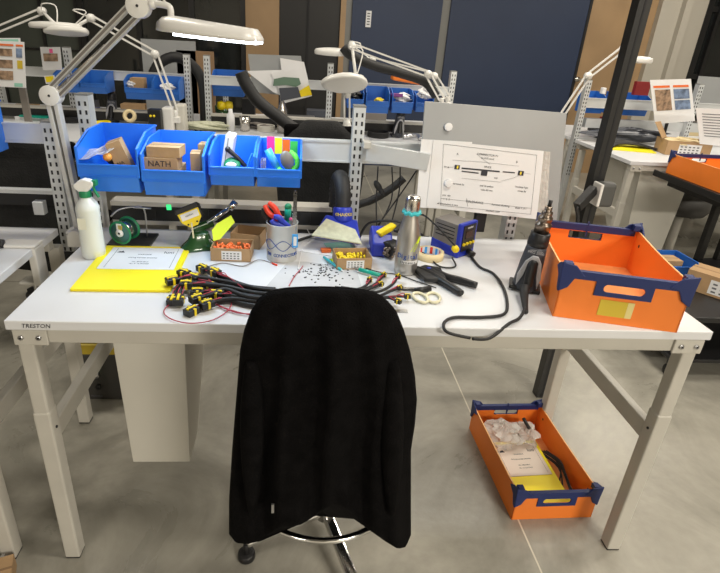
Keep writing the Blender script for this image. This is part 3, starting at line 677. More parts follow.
b = MB(); b.prism([(.683, TOP+.012), (.695, TOP+.012), (.6955, TOP+.225), (.692, TOP+.231), (.688, TOP+.231), (.684, TOP+.225)], .401, .402, 'y', M['steel']); b.cyl((.690, .4005, TOP+.222), (.690, .4012, TOP+.222), .0025, m=M['slot'], seg=10); single('steel_ruler', b, None, 'narrow steel ruler standing tallest in the tin can', 'ruler', (.69, .401, TOP+.012))
b = MB(); b.box(.683, .701, .369, .3715, TOP+.058, TOP+.102, M['lblue']); b.box(.687, .697, .3685, .372, TOP+.064, TOP+.094, M['paper']); single('key_tag', b, None, 'light blue key tag hanging on the outside of the tin can', 'key tag', (.70, .37, TOP+.096), bevel=.003)
b = MB(); b.tube([(.681, .42, TOP+.02), (.684, .42, TOP+.15)], .0025, M['steel'], 6, 1); b.tube([(.676, .43, TOP+.02), (.690, .43, TOP+.145)], .002, M['zinc'], 6, 1); b.sphere((.677, .415, TOP+.135), .005, M['pink']); single('tweezers', b, None, 'pair of thin steel tweezers beside the ruler in the tin can', 'tweezers', (.68, .42, TOP+.02))

# ------------------------------------------------------------------ work mat, papers, pens, scraps
b = MB(); b._add([(.672, .392, 0), (.605, .185, 0), (.890, .170, 0), (.885, .345, 0), (.735, .392, 0)], [(0, 1, 2, 3, 4)]); b.bm.transform(Matrix.Translation((0, 0, TOP+.0015))); single('work_mat', b, M['mat_'], 'grey work mat on the bench behind the chair back', 'mat', (.75, .28, TOP+.0005), solid=.001)
b = MB()
for i in range(95):
    x = random.gauss(.775, .045); y = random.gauss(.315, .035)
    if not (.66 < x < .87 and .2 < y < .385): continue
    s = random.uniform(.0012, .003); b.box(x-s, x+s, y-s*.8, y+s*.8, TOP+.0015, TOP+.003, None, None)
single('wire_offcuts', b, M['black'], 'scatter of tiny black wire offcuts on the grey work mat', 'offcuts', (.75, .31, TOP+.0015), kind='stuff')
def slip(label, cx, cy, w, d, rz, m, z=.001, name='note', cat='note', t=.0015, kind=None):
    b = MB(); b.box(-w/2, w/2, -d/2, d/2, 0, t, None, RT(cx, cy, TOP+z, R(rz))); return single(name, b, M[m], label, cat, (cx, cy, TOP+z))
slip('white paper slips fanned right of the tin can', .78, .50, .15, .09, -18, 'paper', .0008, 'paper_sheet', 'paper')
slip('pale blue paper sheet under the fume hood', .86, .52, .12, .09, 14, 'mint', .003, 'paper_sheet', 'paper')
slip('pink sticky note at the edge of the fume hood', .856, .475, .07, .035, -20, 'pink', .006, 'sticky_note', 'sticky note')
slip('small salmon pink eraser among the papers', .795, .475, .032, .02, 10, 'orangeprint', .004, 'eraser', 'eraser', .010)
slip('lime sticky strip beside the yellow terminal carton', .825, .405, .03, .035, 30, 'lime', .0025, 'sticky_note', 'sticky note')
slip('grey pad lying under the papers by the hood', .93, .53, .08, .08, 8, 'mat_', .005, 'note_pad', 'pad', .012)
b = MB(); b.cyl((.786, .415, TOP+.009), (.836, .325, TOP+.006), .0042, m=M['teal'], seg=10); b.cyl((.836, .325, TOP+.006), (.842, .315, TOP+.005), .003, .001, m=M['paper'], seg=8); single('pen', b, None, 'teal and white pen lying beside the yellow terminal carton', 'pen', (.81, .37, TOP+.004))
b = MB(); b.tube([UZ(201, 270)+Vector((0, 0, .003)), UZ(222, 264)+Vector((0, 0, .003)), UZ(243, 267)+Vector((0, 0, .003)), UZ(258, 261)+Vector((0, 0, .004)), UZ(273, 264)+Vector((0, 0, .003))], .0017, M['stgrey'], 6); b.cyl(UZ(272, 264)+Vector((0, 0, .003)), UZ(277, 266)+Vector((0, 0, .003)), .003, m=M['red'], seg=8); single('wire_piece', b, None, 'bent grey wire with red end lying in front of the carton', 'wire', UZ(240, 266))
b = MB(); b.tube([UZ(298, 270)+Vector((0, 0, .003)), UZ(303, 248)+Vector((0, 0, .003)), UZ(311, 240)+Vector((0, 0, .003)), UZ(306, 228)+Vector((0, 0, .003))], .0014, M['paper'], 6); single('wire_piece', b, None, 'thin white wire looping right of the tin can', 'wire', UZ(303, 250))
b = MB(); b.tube([UZ(289, 287)+Vector((0, 0, .004)), UZ(294, 278)+Vector((0, 0, .004)), UZ(300, 271)+Vector((0, 0, .004)), UZ(303, 267)+Vector((0, 0, .004))], .0013, M['redwire'], 6); single('wire_piece', b, None, 'thin red wire lying on the grey work mat', 'wire', UZ(295, 277))

# ------------------------------------------------------------------ fume extractor
r = thing('fume_extractor', 'fume extractor hood with pale filter pad, blue collar and ribbed black hose', 'fume extractor', (.84, .52, TOP))
Xc = Matrix.Translation((.853, .565, TOP+.075)) @ Euler((R(-14), 0, R(4))).to_matrix().to_4x4()
b = MB(); b.tube([Xc @ Vector((0, 0, .045)), Xc @ Vector((0, .004, .10)), Xc @ Vector((-.003, .028, .145)), Xc @ Vector((-.006, .075, .145)), Xc @ Vector((-.006, .12, .08)), Xc @ Vector((-.006, .14, -.06)), Xc @ Vector((-.006, .16, -.3))], .027, M['rubber'], 16, 9, ridge=.05); b.build('hose', None, r)
b = MB(); b.lathe([(.033, .005), (.035, .01), (.033, .05), (.029, .054)], M['stblue'], Xc, 28); cl = b.build('collar', None, r)
b = MB()
for i, ch in enumerate('©HAKKO'):
    a = R(-90-44+88*i/5); b.text(ch, Xc @ onface((.0352*math.cos(a), .0352*math.sin(a), .030), (math.cos(a), math.sin(a), 0)), .016, M['ylw'], .0008)
b.build('lettering', M['ylw'], cl)
Xh = Matrix.Translation((.835, .530, TOP+.060)) @ Euler((R(30), R(6), R(-8))).to_matrix().to_4x4()
b = MBm(M['stblue']); b.prism([(-.075, -.05), (.085, -.05), (.06, .045), (-.05, .045)], .0, .02, 'z', M['stblue'], Xh); b.build('hood', None, r, bevel=.006)
b = MB(); b.prism([(-.082, -.062), (.088, -.062), (.058, -.005), (-.045, .02)], .0205, .029, 'z', M['hoodpad'], Xh); b.build('filter_pad', None, r, bevel=.003)

# ------------------------------------------------------------------ document board on arm
bl, br, tl, tr = UY(417, 206, .60), UY(557, 221, .60), UY(425, 101, .66), UY(567, 113, .66)
r = thing('document_board', 'tilted grey magnetic board holding a wiring drawing above the workbench', 'document board', (1.35, .66, .95))
n = (tr-bl).cross(tl-br).normalized(); 
if n.y > 0: n = -n
def quadbox(mb, pts, th, m=None):
    P = [Vector(p) for p in pts]; nn = (P[2]-P[0]).cross(P[3]-P[1]).normalized()
    if nn.y < 0: nn = -nn
    mb._add(P+[p+nn*th for p in P], [(0, 1, 2, 3), (7, 6, 5, 4), (0, 1, 5, 4), (1, 2, 6, 5), (2, 3, 7, 6), (3, 0, 4, 7)], m)
b = MB(); quadbox(b, (bl, br, tr, tl), .008); b.build('board_panel', M['board'], r, bevel=.0015)
b = MBm(M['black']); b.box(1.36, 1.40, .68, .71, .86, 1.12); b.build('mounting_arm', M['black'], r, bevel=.003)
b = MBm(M['alu']); pA, pB = Vector((.93, .655, 1.150)), Vector((1.14, .62, 1.130)); b.bar(pA, pB, .02, .058, M['alu']); b.box(.915, .94, .63, .69, 1.165, 1.185, M['paint']); b.box(.955, .985, .641, .644, 1.145, 1.155, M['paper']); b.build('swing_arm', None, r, bevel=.002)
# drawing sheets
ex = (br-bl).normalized(); ey = n.cross(ex).normalized(); 
if ey.z < 0: ey = -ey
def onboard(px, py, off=.002):
    d_ = Fv + R2*(px-360-PX)/F_PX - U2*(py-286.5-PY)/F_PX; t = (bl-CAM).dot(n)/d_.dot(n); return CAM+d_*t+n*off
def sheet(name, label, corners, off, m='paper'):
    b = MB(); P = [onboard(*c_, off) for c_ in corners]; n_ = 6; g = []
    for i in range(n_+1):
        for j in range(2):
            u = i/n_; a = P[0].lerp(P[1], u); c_ = P[3].lerp(P[2], u); q = a if j == 0 else c_; g.append(q+n*(.0015*math.sin(u*9+j)))
    b._add(g, [(2*i, 2*i+2, 2*i+3, 2*i+1) for i in range(n_)]); return single(name, b, M[m], label, 'paper', P[0], solid=.0006)
sheet('paper_sheet', 'white paper hanging behind the wiring drawing, its left edge showing on the board', [(416, 207), (470, 211), (472, 142), (421, 139)], .003)
sheet('plastic_sleeve', 'crumpled clear plastic sleeve edge right of the wiring drawing', [(534, 216), (546, 217), (550, 152), (537, 150)], .003, 'clear')
b = MBm(M['paper']); P = [onboard(*c_, .006) for c_ in [(426, 207), (536, 219), (543, 151), (433, 140)]]; quadbox(b, [p for p in P], .0006, M['paper'])
Xd = Matrix((ex, ey, n)).transposed().to_4x4()
def ob(px, py): Y = Xd.copy(); Y.translation = onboard(px, py, .0068); return Y
def line(p, q, wd, m='ink'): b.bar(onboard(*p, .0068), onboard(*q, .0068), .0006, wd, M[m], up=ey)
for p, q in (((440, 205), (530, 214)), ((530, 214), (536, 155)), ((536, 155), (443, 144)), ((443, 144), (440, 205)), ((440, 198), (530, 208)), ((466, 198), (467, 206))): line(p, q, .0008, 'inkgrey')
line((461, 168), (499, 171.5), .005); line((461, 171), (478, 173), .004); line((502, 171.6), (514, 172.6), .004)
for c_, s in (((456.5, 167), .009), ((483.5, 173), .011), ((520, 173), .010)): b.box(-s, s, -s*.8, s*.8, 0, .0008, M['ink'], ob(*c_))
for c_ in ((457, 167), (520, 173)): b.box(-.003, .002, -.005, .005, .0008, .0012, M['ylw'], ob(*c_))
for p, q in (((452, 160), (482, 162)), ((482, 162), (518, 166)), ((500, 181), (512, 178)), ((512, 178), (519, 175)), ((461, 178), (500, 182)), ((447, 167), (453, 167)), ((523, 173), (530, 174)), ((476, 154), (489, 164))): line(p, q, .0006, 'inkgrey')
for (px, py, tx, s) in ((487, 155, 'CONNECTOR P1', .008), (487, 158.5, '2x 0.75 mm2', .007), (487, 167, 'SPLICE', .007), (446, 167, 'P2 A', .007), (458, 184, 'terminal 3x', .007), (486, 186, 'seal 2x yellow', .007), (486, 190, 'tube 60 mm', .007), (521, 187, 'housing 4 pin', .007), (521, 191, 'crimp 5x', .007), (446, 195, 'pos  qty', .007), (446, 199, '1  2  3', .007), (447, 204, 'all dimensions in mm', .007), (474, 202, 'TOLERANCE', .009), (500, 205, 'harness drawing', .008), (520, 208, 'sheet 1 of 1', .007), (492, 211, 'checked 12.04', .007), (457, 154, 'A', .008), (516, 162, 'B', .008), (495, 178, '140', .007)):
    b.text(tx, ob(px, py), s*1.25, M['ink'], .0003)
single('wiring_drawing', b, None, 'large printed wiring drawing with black harness lines on the grey board', 'drawing', P[0])
for lab, (px, py) in (('round white magnet alone near the top of the grey board', (448, 127)), ('round white magnet holding down the wiring drawing', (447.5, 183))):
    b = MB(); q = onboard(px, py, .007 if py > 150 else .001); b.cyl(q, q+n*.008, .0135, m=M['paper'], seg=28); single('magnet', b, None, lab, 'magnet', q, bevel=.001)

# ------------------------------------------------------------------ steel bottle
r = thing('steel_bottle', 'brushed steel drinking bottle with teal band and printed blue word', 'bottle', (1.035, .335, TOP)); X = Matrix.Translation((1.036, .335, TOP+.0005))
b = MB(); b.lathe([(.001, 0), (.031, 0), (.0345, .004), (.0355, .03), (.0355, .105), (.034, .125), (.029, .15), (.0235, .175), (.0205, .192), (.0200, .198)], M['steel2'], X, 48); bb = b.build('bottle_body', None, r)
b = MB(); b.lathe([(.0215, .199), (.0225, .202), (.0222, .236), (.0195, .244), (.012, .2465), (.001, .247)], M['steel'], X, 32); b.build('cap', None, r)
b = MB(); pts = [(1.036+.0235*math.cos(a), .335+.0235*math.sin(a), TOP+.196+.0025*math.sin(8*a)) for a in [2*math.pi*i/40 for i in range(41)]]; b.tube(pts, .0055, M['teal'], 8, 1); b.build('band', None, r)
b = MB()
for i, ch in enumerate('Digital'):
    a = R(-90-50+15*i); b.text(ch, onface((1.036+.0362*math.cos(a), .335+.0358*math.sin(a), TOP+.065), (math.cos(a), math.sin(a), 0)), .021, M['inkblue'], .0014)
for i, ch in enumerate('Dynamic'):
    a = R(-90-34+11*i); b.text(ch, onface((1.036+.0361*math.cos(a), .335+.0361*math.sin(a), TOP+.046), (math.cos(a), math.sin(a), 0)), .011, M['ink'], .001)
for i in range(8):
    a = R(-90-40+12*i); a2 = a+R(12); z = TOP+.041
    b._add([(1.036+.0357*math.cos(t), .335+.0357*math.sin(t), zz) for t, zz in ((a, z), (a2, z), (a2, z+.011), (a, z+.011))], [(0, 1, 2, 3)], M['paper'])
for i in range(7):
    a = R(-88+6*i); a2 = a+R(20); z = TOP+.082+i*.0065
    b._add([(1.036+.0359*math.cos(t), .335+.0359*math.sin(t), zz) for t, zz in ((a, z), (a2, z), (a2+R(4), z+.0065), (a+R(4), z+.0065))], [(0, 1, 2, 3)], M['lime'])
b.build('print', None, bb)

# ------------------------------------------------------------------ iron holder, tape, station
r = thing('soldering_iron_holder', 'blue and yellow soldering iron holder with black iron rest behind the steel bottle', 'soldering iron holder', (1.0, .48, TOP))
b = MBm(M['stblue']); b.prism([(.445, 0), (.545, 0), (.545, .055), (.52, .085), (.47, .07), (.445, .045)], .945, 1.012, 'x', M['stblue'], Matrix.Translation((0, 0, TOP+.0005))); b.build('holder_body', None, r, bevel=.006)
b = MBm(M['ylw']); b.bar((.965, .47, TOP+.072), (1.02, .50, TOP+.095), .028, .016, M['ylw']); b.build('yellow_lever', None, r, bevel=.004)
b = MBm(M['black']); b.bar((1.02, .47, TOP+.084), (1.06, .505, TOP+.108), .018, .012, M['black']); b.cyl((.99, .44, TOP+.03), (1.02, .47, TOP+.03), .028, m=M['black'], seg=16); b.build('iron_rest', None, r, bevel=.003)
b = MBm(M['nozzle'])
for i in range(26): b.sphere((1.0+random.uniform(-.018, .018), .43+random.uniform(-.006, .01), TOP+.026+random.uniform(-.016, .016)), .005, n=5)
b.build('brass_sponge', M['nozzle'], r)
r = thing('tape_roll', 'cream masking tape roll with printed red and blue core, lying by the station', 'tape roll', (1.140, .455, TOP)); X = Matrix.Translation((1.140, .455, TOP+.0005))
b = MB(); b.lathe([(.036, 0), (.047, 0), (.047, .024), (.036, .024), (.036, 0)], M['tape'], X, 36, caps=False); b.build('tape', None, r)
b = MB()
for i in range(24):
    a, a2 = 2*math.pi*i/24, 2*math.pi*(i+1)/24; mm = (M['red'], M['paper'], M['lblue'], M['paper'])[i % 4]
    b._add([(1.14+.0358*math.cos(t), .455+.0358*math.sin(t), zz) for t, zz in ((a, TOP+.001), (a2, TOP+.001), (a2, TOP+.0245), (a, TOP+.0245))], [(0, 1, 2, 3)], mm)
b.build('core', None, r)
Xs = Matrix.Translation((1.245, .455, TOP+.001)) @ Matrix.Rotation(R(24), 4, 'Z')
# corners measured: front-left base (1.24,.448); face runs back to the right
r = thing('soldering_station', 'blue and grey soldering station with dark display and four yellow buttons', 'soldering station', (1.24, .50, TOP))
Xs = Matrix.Translation((1.236, .450, TOP+.001)) @ Matrix.Rotation(R(38), 4, 'Z') @ Matrix.Diagonal((.86, .9, .92, 1))
b = MBm(M['stgrey']); b.box(.0, .098, .018, .125, .035, .122, M['stgrey'], Xs)
for i in range(4): b.box(-.001, .0, .03, .115, .065+i*.013, .069+i*.013, M['slot'], Xs)
b.build('casing', None, r, bevel=.004)
b = MBm(M['stblue']); b.box(-.004, .102, .0, .018, 0, .130, M['stblue'], Xs); b.prism([(.018, 0), (.13, 0), (.13, .045), (.018, .035)], -.003, .101, 'x', M['stblue'], Xs); b.build('blue_shell', None, r, bevel=.004)
b = MBm(M['screen']); b.box(.010, .088, -.003, .0, .024, .122, M['black'], Xs); b.box(.026, .072, -.0045, -.003, .072, .100, M['screen'], Xs); b.text('HAKKO', Xs @ onface((.049, -.0036, .112), (0, -1, 0)), .010, M['paper']); b.build('front_panel', None, r)
for i in range(4):
    b = MB(); q = Xs @ Vector((.018+i*.0205, -.003, .052)); b.cyl(q, q+(Xs.to_3x3() @ Vector((0, -.006, 0))), .0055, m=M['ylw'], seg=12); b.build('button', None, r)
b = MB(); q = Xs @ Vector((-.012, .012, .040)); b.cyl(q, q+Vector((0, -.014, 0)), .012, m=M['ylw'], seg=18); b.cyl(Xs @ Vector((.06, 0, .018)), Xs @ Vector((.06, -.03, .010)), .010, m=M['black']); b.build('plug', None, r)
def cable(label, pts, rad, m='rubber', name='cable', cat='cable', **k):
    b = MB(); b.tube(pts, rad, M[m], 8, 6); return single(name, b, None, label, cat, pts[0], **k)
zt = lambda px, py, h=.005: UZ(px, py)+Vector((0, 0, h))
cable('thick black cable running from the soldering station down to the bench front', [Xs @ Vector((.06, -.03, .012)), zt(470, 256), zt(479, 268), zt(493, 275), zt(503, 289), zt(507, 305), zt(503, 316), zt(480, 319), zt(455, 319), zt(444, 325, .008), UZ(447, 332, TOP+.004), UZ(470, 338, TOP-.01)], .0042)
CB = [UZ(470, 338, TOP-.01)]
cable('black cable hanging over the bench front to the heat gun handle', [CB[0]+Vector((.006, -.004, 0)), UY(490, 338, -.016), zt(508, 326, .006), zt(519, 320, .006), zt(524, 314, .02)], .0042)
cable('thin black iron cord arching from the holder over to the station plug', [(1.06, .50, TOP+.10), (1.10, .50, TOP+.135), (1.14, .47, TOP+.12), Xs @ Vector((-.012, .0, .042))], .003)
cable('thin black cord looping on the bench in front of the tape roll', [(1.21, .43, TOP+.012), zt(455, 268), zt(440, 268), zt(428, 258, .004), (1.11, .53, TOP+.006)], .0028)
cable('tangled black cable behind the iron holder and bottle', [(.92, .60, TOP+.01), (.95, .62, TOP+.055), (1.01, .60, TOP+.075), (1.08, .62, TOP+.06), (1.15, .61, TOP+.02)], .0045)
cable('black cord lying behind the papers toward the tin can', [(.70, .56, TOP+.006), (.76, .60, TOP+.012), (.83, .61, TOP+.012), (.92, .59, TOP+.01)], .005)
for i, (a, c_, d_) in enumerate((((.98, .70, 1.09), (.985, .70, .96), (.99, .66, .86)), ((1.03, .70, 1.09), (1.04, .70, .97), (1.00, .69, .87)), ((1.06, .70, 1.09), (1.065, .70, 1.0), (1.045, .69, .87)), ((1.12, .70, 1.08), (1.08, .71, 1.0), (1.00, .70, .87)))):
    cable(('leftmost thin black cord hanging behind the bench, right of the middle upright', 'second thin black cord hanging behind the bench near the steel bottle', 'third thin black cord hanging straight down behind the steel bottle', 'black cord slanting from the board down behind the bench')[i], [a, c_, d_], .0026)
b = MB(); b.sphere((.985, .695, 1.02), .012, M['rubber'], (1, .7, 2), X=Euler((0, R(-35), 0)).to_matrix().to_4x4()); b.sphere((1.0, .695, 1.0), .010, M['rubber'], (1, .7, 2), X=Euler((0, R(-35), 0)).to_matrix().to_4x4()); single('cord_knot', b, None, 'black bundled cord knot hanging behind the bench', 'cord', (.99, .695, 1.01))

# ------------------------------------------------------------------ hand tools at the right
r = thing('crimping_pliers', 'black crimping pliers lying open between the steel bottle and heat gun', 'pliers', (1.13, .26, TOP))
z = .012
b = MB(); b.tube([UZ(416, 272)+Vector((0, 0, z)), UZ(428, 277)+Vector((0, 0, z)), UZ(445, 287)+Vector((0, 0, z)), UZ(461, 297)+Vector((0, 0, z))], lambda t: .009+.003*math.sin(t*3), M['black'], 10); b.build('handle', None, r)
b = MB(); b.tube([UZ(432, 273)+Vector((0, 0, z)), UZ(445, 280)+Vector((0, 0, z)), UZ(460, 284)+Vector((0, 0, z)), UZ(476, 289)+Vector((0, 0, z))], lambda t: .0095+.002*math.sin(t*3), M['black'], 10); b.build('handle', None, r)
b = MBm(M['black']); P4 = [UZ(*c_)+Vector((0, 0, .006)) for c_ in ((414, 274), (424, 284), (446, 285), (440, 273), (424, 270))]; b._add(P4+[p+Vector((0, 0, .014)) for p in P4], [(0, 1, 2, 3, 4), (9, 8, 7, 6, 5)]+[(i, (i+1) % 5, 5+(i+1) % 5, 5+i) for i in range(5)]); b.build('jaw', M['gungrey'], r, bevel=.003)
b = MB(); b.sphere(UZ(428, 274)+Vector((0, 0, .021)), .005, M['stblue'], (1.5, 1, .5)); b.build('adjuster', None, r)
r = thing('scissors', 'cream-handled scissors with black blades on the bench beside the connectors', 'scissors', (1.06, .16, TOP))
for px, rr in ((420, 0), (433, 1)):
    c0 = UZ(px, 299 if not rr else 299)+Vector((0, 0, .005)); b = MB(); pts = [c0+Vector((.019*math.cos(a)+(.004 if rr else -.004)*math.sin(a), .030*math.sin(a), 0)) for a in [2*math.pi*k/20 for k in range(21)]]; b.tube(pts, .0042, M['cream'], 8, 1); b.build('finger_loop', None, r)
b = MBm(M['black']); b.bar(UZ(423, 291)+Vector((0, 0, .006)), UZ(398, 290)+Vector((0, 0, .006)), .012, .003, M['steel']); b.cyl(UZ(414, 293)+Vector((0, 0, .008)), UZ(430, 291)+Vector((0, 0, .008)), .008, m=M['black']); b.build('blade', None, r)

# ------------------------------------------------------------------ wire harnesses
def harness(label, path, group, rad=.0065, ends='s', conn=(.036, .026, .017), name='wire_harness'):
    r = thing(name, label, 'wire harness', path[0], 0, group)
    b = MB(); b.tube(path, rad, M['rubber'], 8, 6); b.build('sheath', None, r)
    a = Vector(path[0]); dv = (a-Vector(path[1])).normalized(); X, _ = b.frame_of(a-dv*.004, a+dv) if 0 else MB().frame_of(a-dv*.004, a+dv)
    L, Wd, Ht = conn
    b = MBm(M['black']); b.box(-Wd/2, Wd/2, -Ht/2, Ht/2, 0, L, M['black'], X); b.box(-Wd*.3, Wd*.3, Ht/2, Ht/2+.003, L*.2, L*.8, M['black'], X); c = b.build('connector', None, r, bevel=.0015)
    b = MBm(M['ylw']); b.box(-Wd/2-.0012, Wd/2+.0012, -Ht/2-.001, Ht/2+.0012, L*.38, L*.56, M['ylw'], X); b.box(-Wd*.12, Wd*.12, Ht/2, Ht/2+.0038, L*.1, L*.9, M['ylw'], X); b.build('seal', None, c)
    for s in (-1, 1):
        b = MB(); b.tube([a+Vector((s*.002, 0, 0)), Vector(path[0]).lerp(Vector(path[1]), .4)+Vector((s*.006, s*.006, .007)), Vector(path[1])+Vector((0, 0, rad))], .0013, M['redwire'], 5, 4); b.build('wire', None, r)
    return r
HG = 'wire harnesses piled on the bench'
z0 = TOP+.010
hp = [((174, 301), (180, 288), (205, 286), (240, 296)), ((180, 303), (184, 290), (212, 289), (243, 300)), ((178, 287), (192, 284), (222, 288), (250, 294)), ((188, 277), (202, 281), (235, 288), (255, 292)),
      ((206, 275), (218, 281), (244, 290), (262, 294)), ((202, 305), (214, 301), (226, 297), (246, 304)), ((196, 312), (208, 306), (226, 303), (250, 308)), ((198, 284), (212, 289), (228, 293), (252, 298)),
      ((218, 281), (228, 286), (240, 291), (258, 296)), ((203, 295), (215, 295), (230, 298), (252, 302)), ((212, 308), (222, 305), (234, 304), (250, 306)), ((192, 292), (206, 292), (226, 294), (252, 300)), ((214, 289), (226, 292), (240, 296), (254, 301)), ((222, 300), (232, 301), (242, 303), (256, 306))]
descr = ['black harness with yellow sealed plug at the far left of the pile', 'black harness whose yellow sealed plug points to the bench front', 'black harness with yellow plug touching the yellow folder corner', 'black harness with yellow plug farthest back beside the folder', 'black harness with yellow plug second along the back of the pile', 'black harness with stubby yellow plug in front of the pile', 'black harness whose yellow plug lies nearest the bench edge', 'black harness running through the upper middle of the pile', 'black harness with yellow plug rightmost at the back of the pile', 'black harness with yellow plug at the very centre of the pile', 'black harness with yellow plug low at the front, right of the stubby one', 'black harness with yellow plug left of the pile centre', 'black harness with yellow plug upper right in the pile', 'black harness with yellow plug lying nearest the chair back']
for i, pp in enumerate(hp):
    q = [UZ(*c_)+Vector((0, 0, .009+.007*(i % 3))) for c_ in pp]; q.append(q[-1]+Vector((.07, -.012, 0)))
    harness(descr[i], q, HG, rad=.0055+.001*(i % 2))
cable('thin red wire making a wide loop in front of the harness pile', [zt(186, 300), zt(170, 306), zt(164, 314), zt(172, 321), zt(190, 325), zt(212, 322), zt(228, 312), zt(231, 302), zt(220, 294), zt(200, 293)], .0014, 'redwire', 'wire_loop', 'wire')
cable('thin red wire running from the pile under the chair back', [zt(206, 300), zt(222, 309), zt(240, 315), zt(262, 315)], .0014, 'redwire', 'wire_loop', 'wire')
cable('pink-red wire arching over the top of the harness pile', [zt(212, 280, .03), zt(228, 286, .03), zt(250, 300, .02), zt(256, 302, .02), zt(236, 297, .025)], .0013, 'redwire', 'wire_loop', 'wire')
cable('second red wire slanting toward the chair from the harness pile', [zt(214, 305), zt(232, 312), zt(256, 318)], .0013, 'redwire', 'wire_loop', 'wire')
HG2 = 'small wire harnesses right of the chair'
hp2 = [((383, 278), (376, 286), (362, 292)), ((379, 289), (372, 292), (360, 296)), ((397, 283), (391, 291), (376, 298)), ((398, 291), (390, 294), (374, 300)), ((405, 301), (396, 301), (378, 302)), ((396, 307), (388, 304), (374, 304)), ((369, 283), (366, 288), (356, 292))]
d2 = ['small black and yellow plug farthest back right of the chair', 'small black and yellow plug just left of centre in the right hand heap', 'small black and yellow plug topmost in the right hand heap', 'small black and yellow plug in the middle of the right hand heap', 'small black and yellow plug rightmost in the right hand heap', 'small black and yellow plug nearest the chair edge', 'small black and yellow plug under the teal screwdriver']
for i, pp in enumerate(hp2):
    q = [UZ(*c_)+Vector((0, 0, .009+.005*(i % 3))) for c_ in pp]; q.append(q[-1]+Vector((-.06, .01, 0))); harness(d2[i], q, HG2, .004, conn=(.018, .014, .010))
b = MB(); a, c_ = UZ(359, 273)+Vector((0, 0, .012)), UZ(380, 279)+Vector((0, 0, .012)); b.cyl(a, c_, .0065, m=M['tealp'], seg=12); b.cyl(a+(a-c_).normalized()*.012, a, .005, m=M['stgrey'], seg=10); single('hobby_knife', b, None, 'teal-handled hobby tool lying behind the small connectors', 'tool', a)
cable('thin black tie wire curving in front of the steel bottle', [zt(362, 268, .004), zt(378, 273, .004), zt(398, 276, .004), zt(418, 283, .004), zt(436, 289, .004)], .0018)
cable('black cord with plug reaching the scissors', [zt(394, 291, .01), zt(404, 293, .01), zt(413, 293, .012)], .003)
b = MB(); p0 = UZ(403, 312)+Vector((0, 0, .0005)); b.box(p0.x-.03, p0.x+.012, p0.y-.006, p0.y+.01, p0.z, p0.z+.002); single('flat_steel_tool', b, M['zinc'], 'small flat steel tool on the bench right of the chair back', 'tool', p0)

# ------------------------------------------------------------------ heat gun
def heat_gun(label, loc, rz, lean, s=1, name='heat_gun', group=None):
    r = thing(name, label, 'heat gun', loc, rz, group); r.rotation_euler = (0, R(lean), rz); r.scale = (s*1.12, s*1.12, s); k = dict(world=False)
    b = MB(); b.lathe([(.001, 0), (.037, 0), (.038, .012), (.036, .05), (.034, .10), (.030, .15), (.0285, .165)], M['gungrey'], None, 28); b.build('housing', None, r, **k)
    b = MBm(M['black']); b.box(-.046, .046, -.030, .036, -.002, .012, M['black']); b.build('stand_foot', None, r, bevel=.004, **k)
    b = MB(); b.lathe([(.029, .160), (.0305, .165), (.0305, .172), (.0290, .175), (.0305, .180), (.0290, .187), (.0285, .205), (.026, .208)], M['black'], None, 28); b.build('guard_collar', None, r, **k)
    b = MB(); b.lathe([(.022, .205), (.022, .228), (.0235, .230), (.0235, .238), (.019, .242), (.019, .252), (.0205, .254), (.0200, .262), (.0150, .266), (.0160, .274), (.0155, .28), (.010, .284), (.0112, .29), (.0105, .296), (.006, .299)], M['nozzle'], None, 24); b.lathe([(.0055, .297), (.0055, .318), (.003, .319)], M['black'], None, 14); b.build('nozzle', None, r, **k)
    b = MB()
    for i in range(14):
        t = i/14; pass
    b.prism([(-.030, .02), (-.034, .06), (-.022, .112), (-.006, .135), (.010, .135), (.024, .112), (.034, .06), (.031, .02), (.020, .06), (.014, .105), (-.012, .105), (-.018, .06)], -.040, -.030, 'y', M['gunlight']); b.build('side_shell', None, r, bevel=.002, **k)
    b = MBm(M['black']); b.tube([(0, -.018, .118), (0, -.032, .110), (.0, -.044, .084), (.001, -.052, .056), (.002, -.058, .034)], lambda t: .0165-.0035*t, M['black'], 14); b.sphere((.001, -.032, .108), .0165, M['black']); b.build('handle', None, r, **k)
    b = MB(); b.tube([(.002, -.088, .004), (.002, -.090, -.018), (.001, -.092, -.032)], lambda t: .013-.007*t, M['rubber'], 12); b.build('strain_relief', None, r, **k) if 0 else b.bm.free()
    b = MB(); b.text('PRO 2000', onface((0, -.0325, .145), (0, -1, .08)), .011, M['gunlight']); b.text('HEAT GUN', onface((0, -.0335, .152), (0, -1, .08)), .007, M['gunlight']); b.build('lettering', None, r, **k)
    return r
heat_gun('grey and black heat gun standing upright with stepped metal nozzle beside the orange box', (1.378, .235, TOP+.004), R(-22), 4, 0.86)
b = MB(); b.tube([(1.352, .178, TOP+.034), (1.344, .158, TOP+.022), (1.330, .115, TOP+.014), (1.316, .070, TOP+.010)], lambda t: .015-.009*t, M['rubber'], 12); single('cable_boot', b, None, 'black cable boot at the foot of the heat gun handle', 'cable boot', (1.335, .085, TOP+.01))

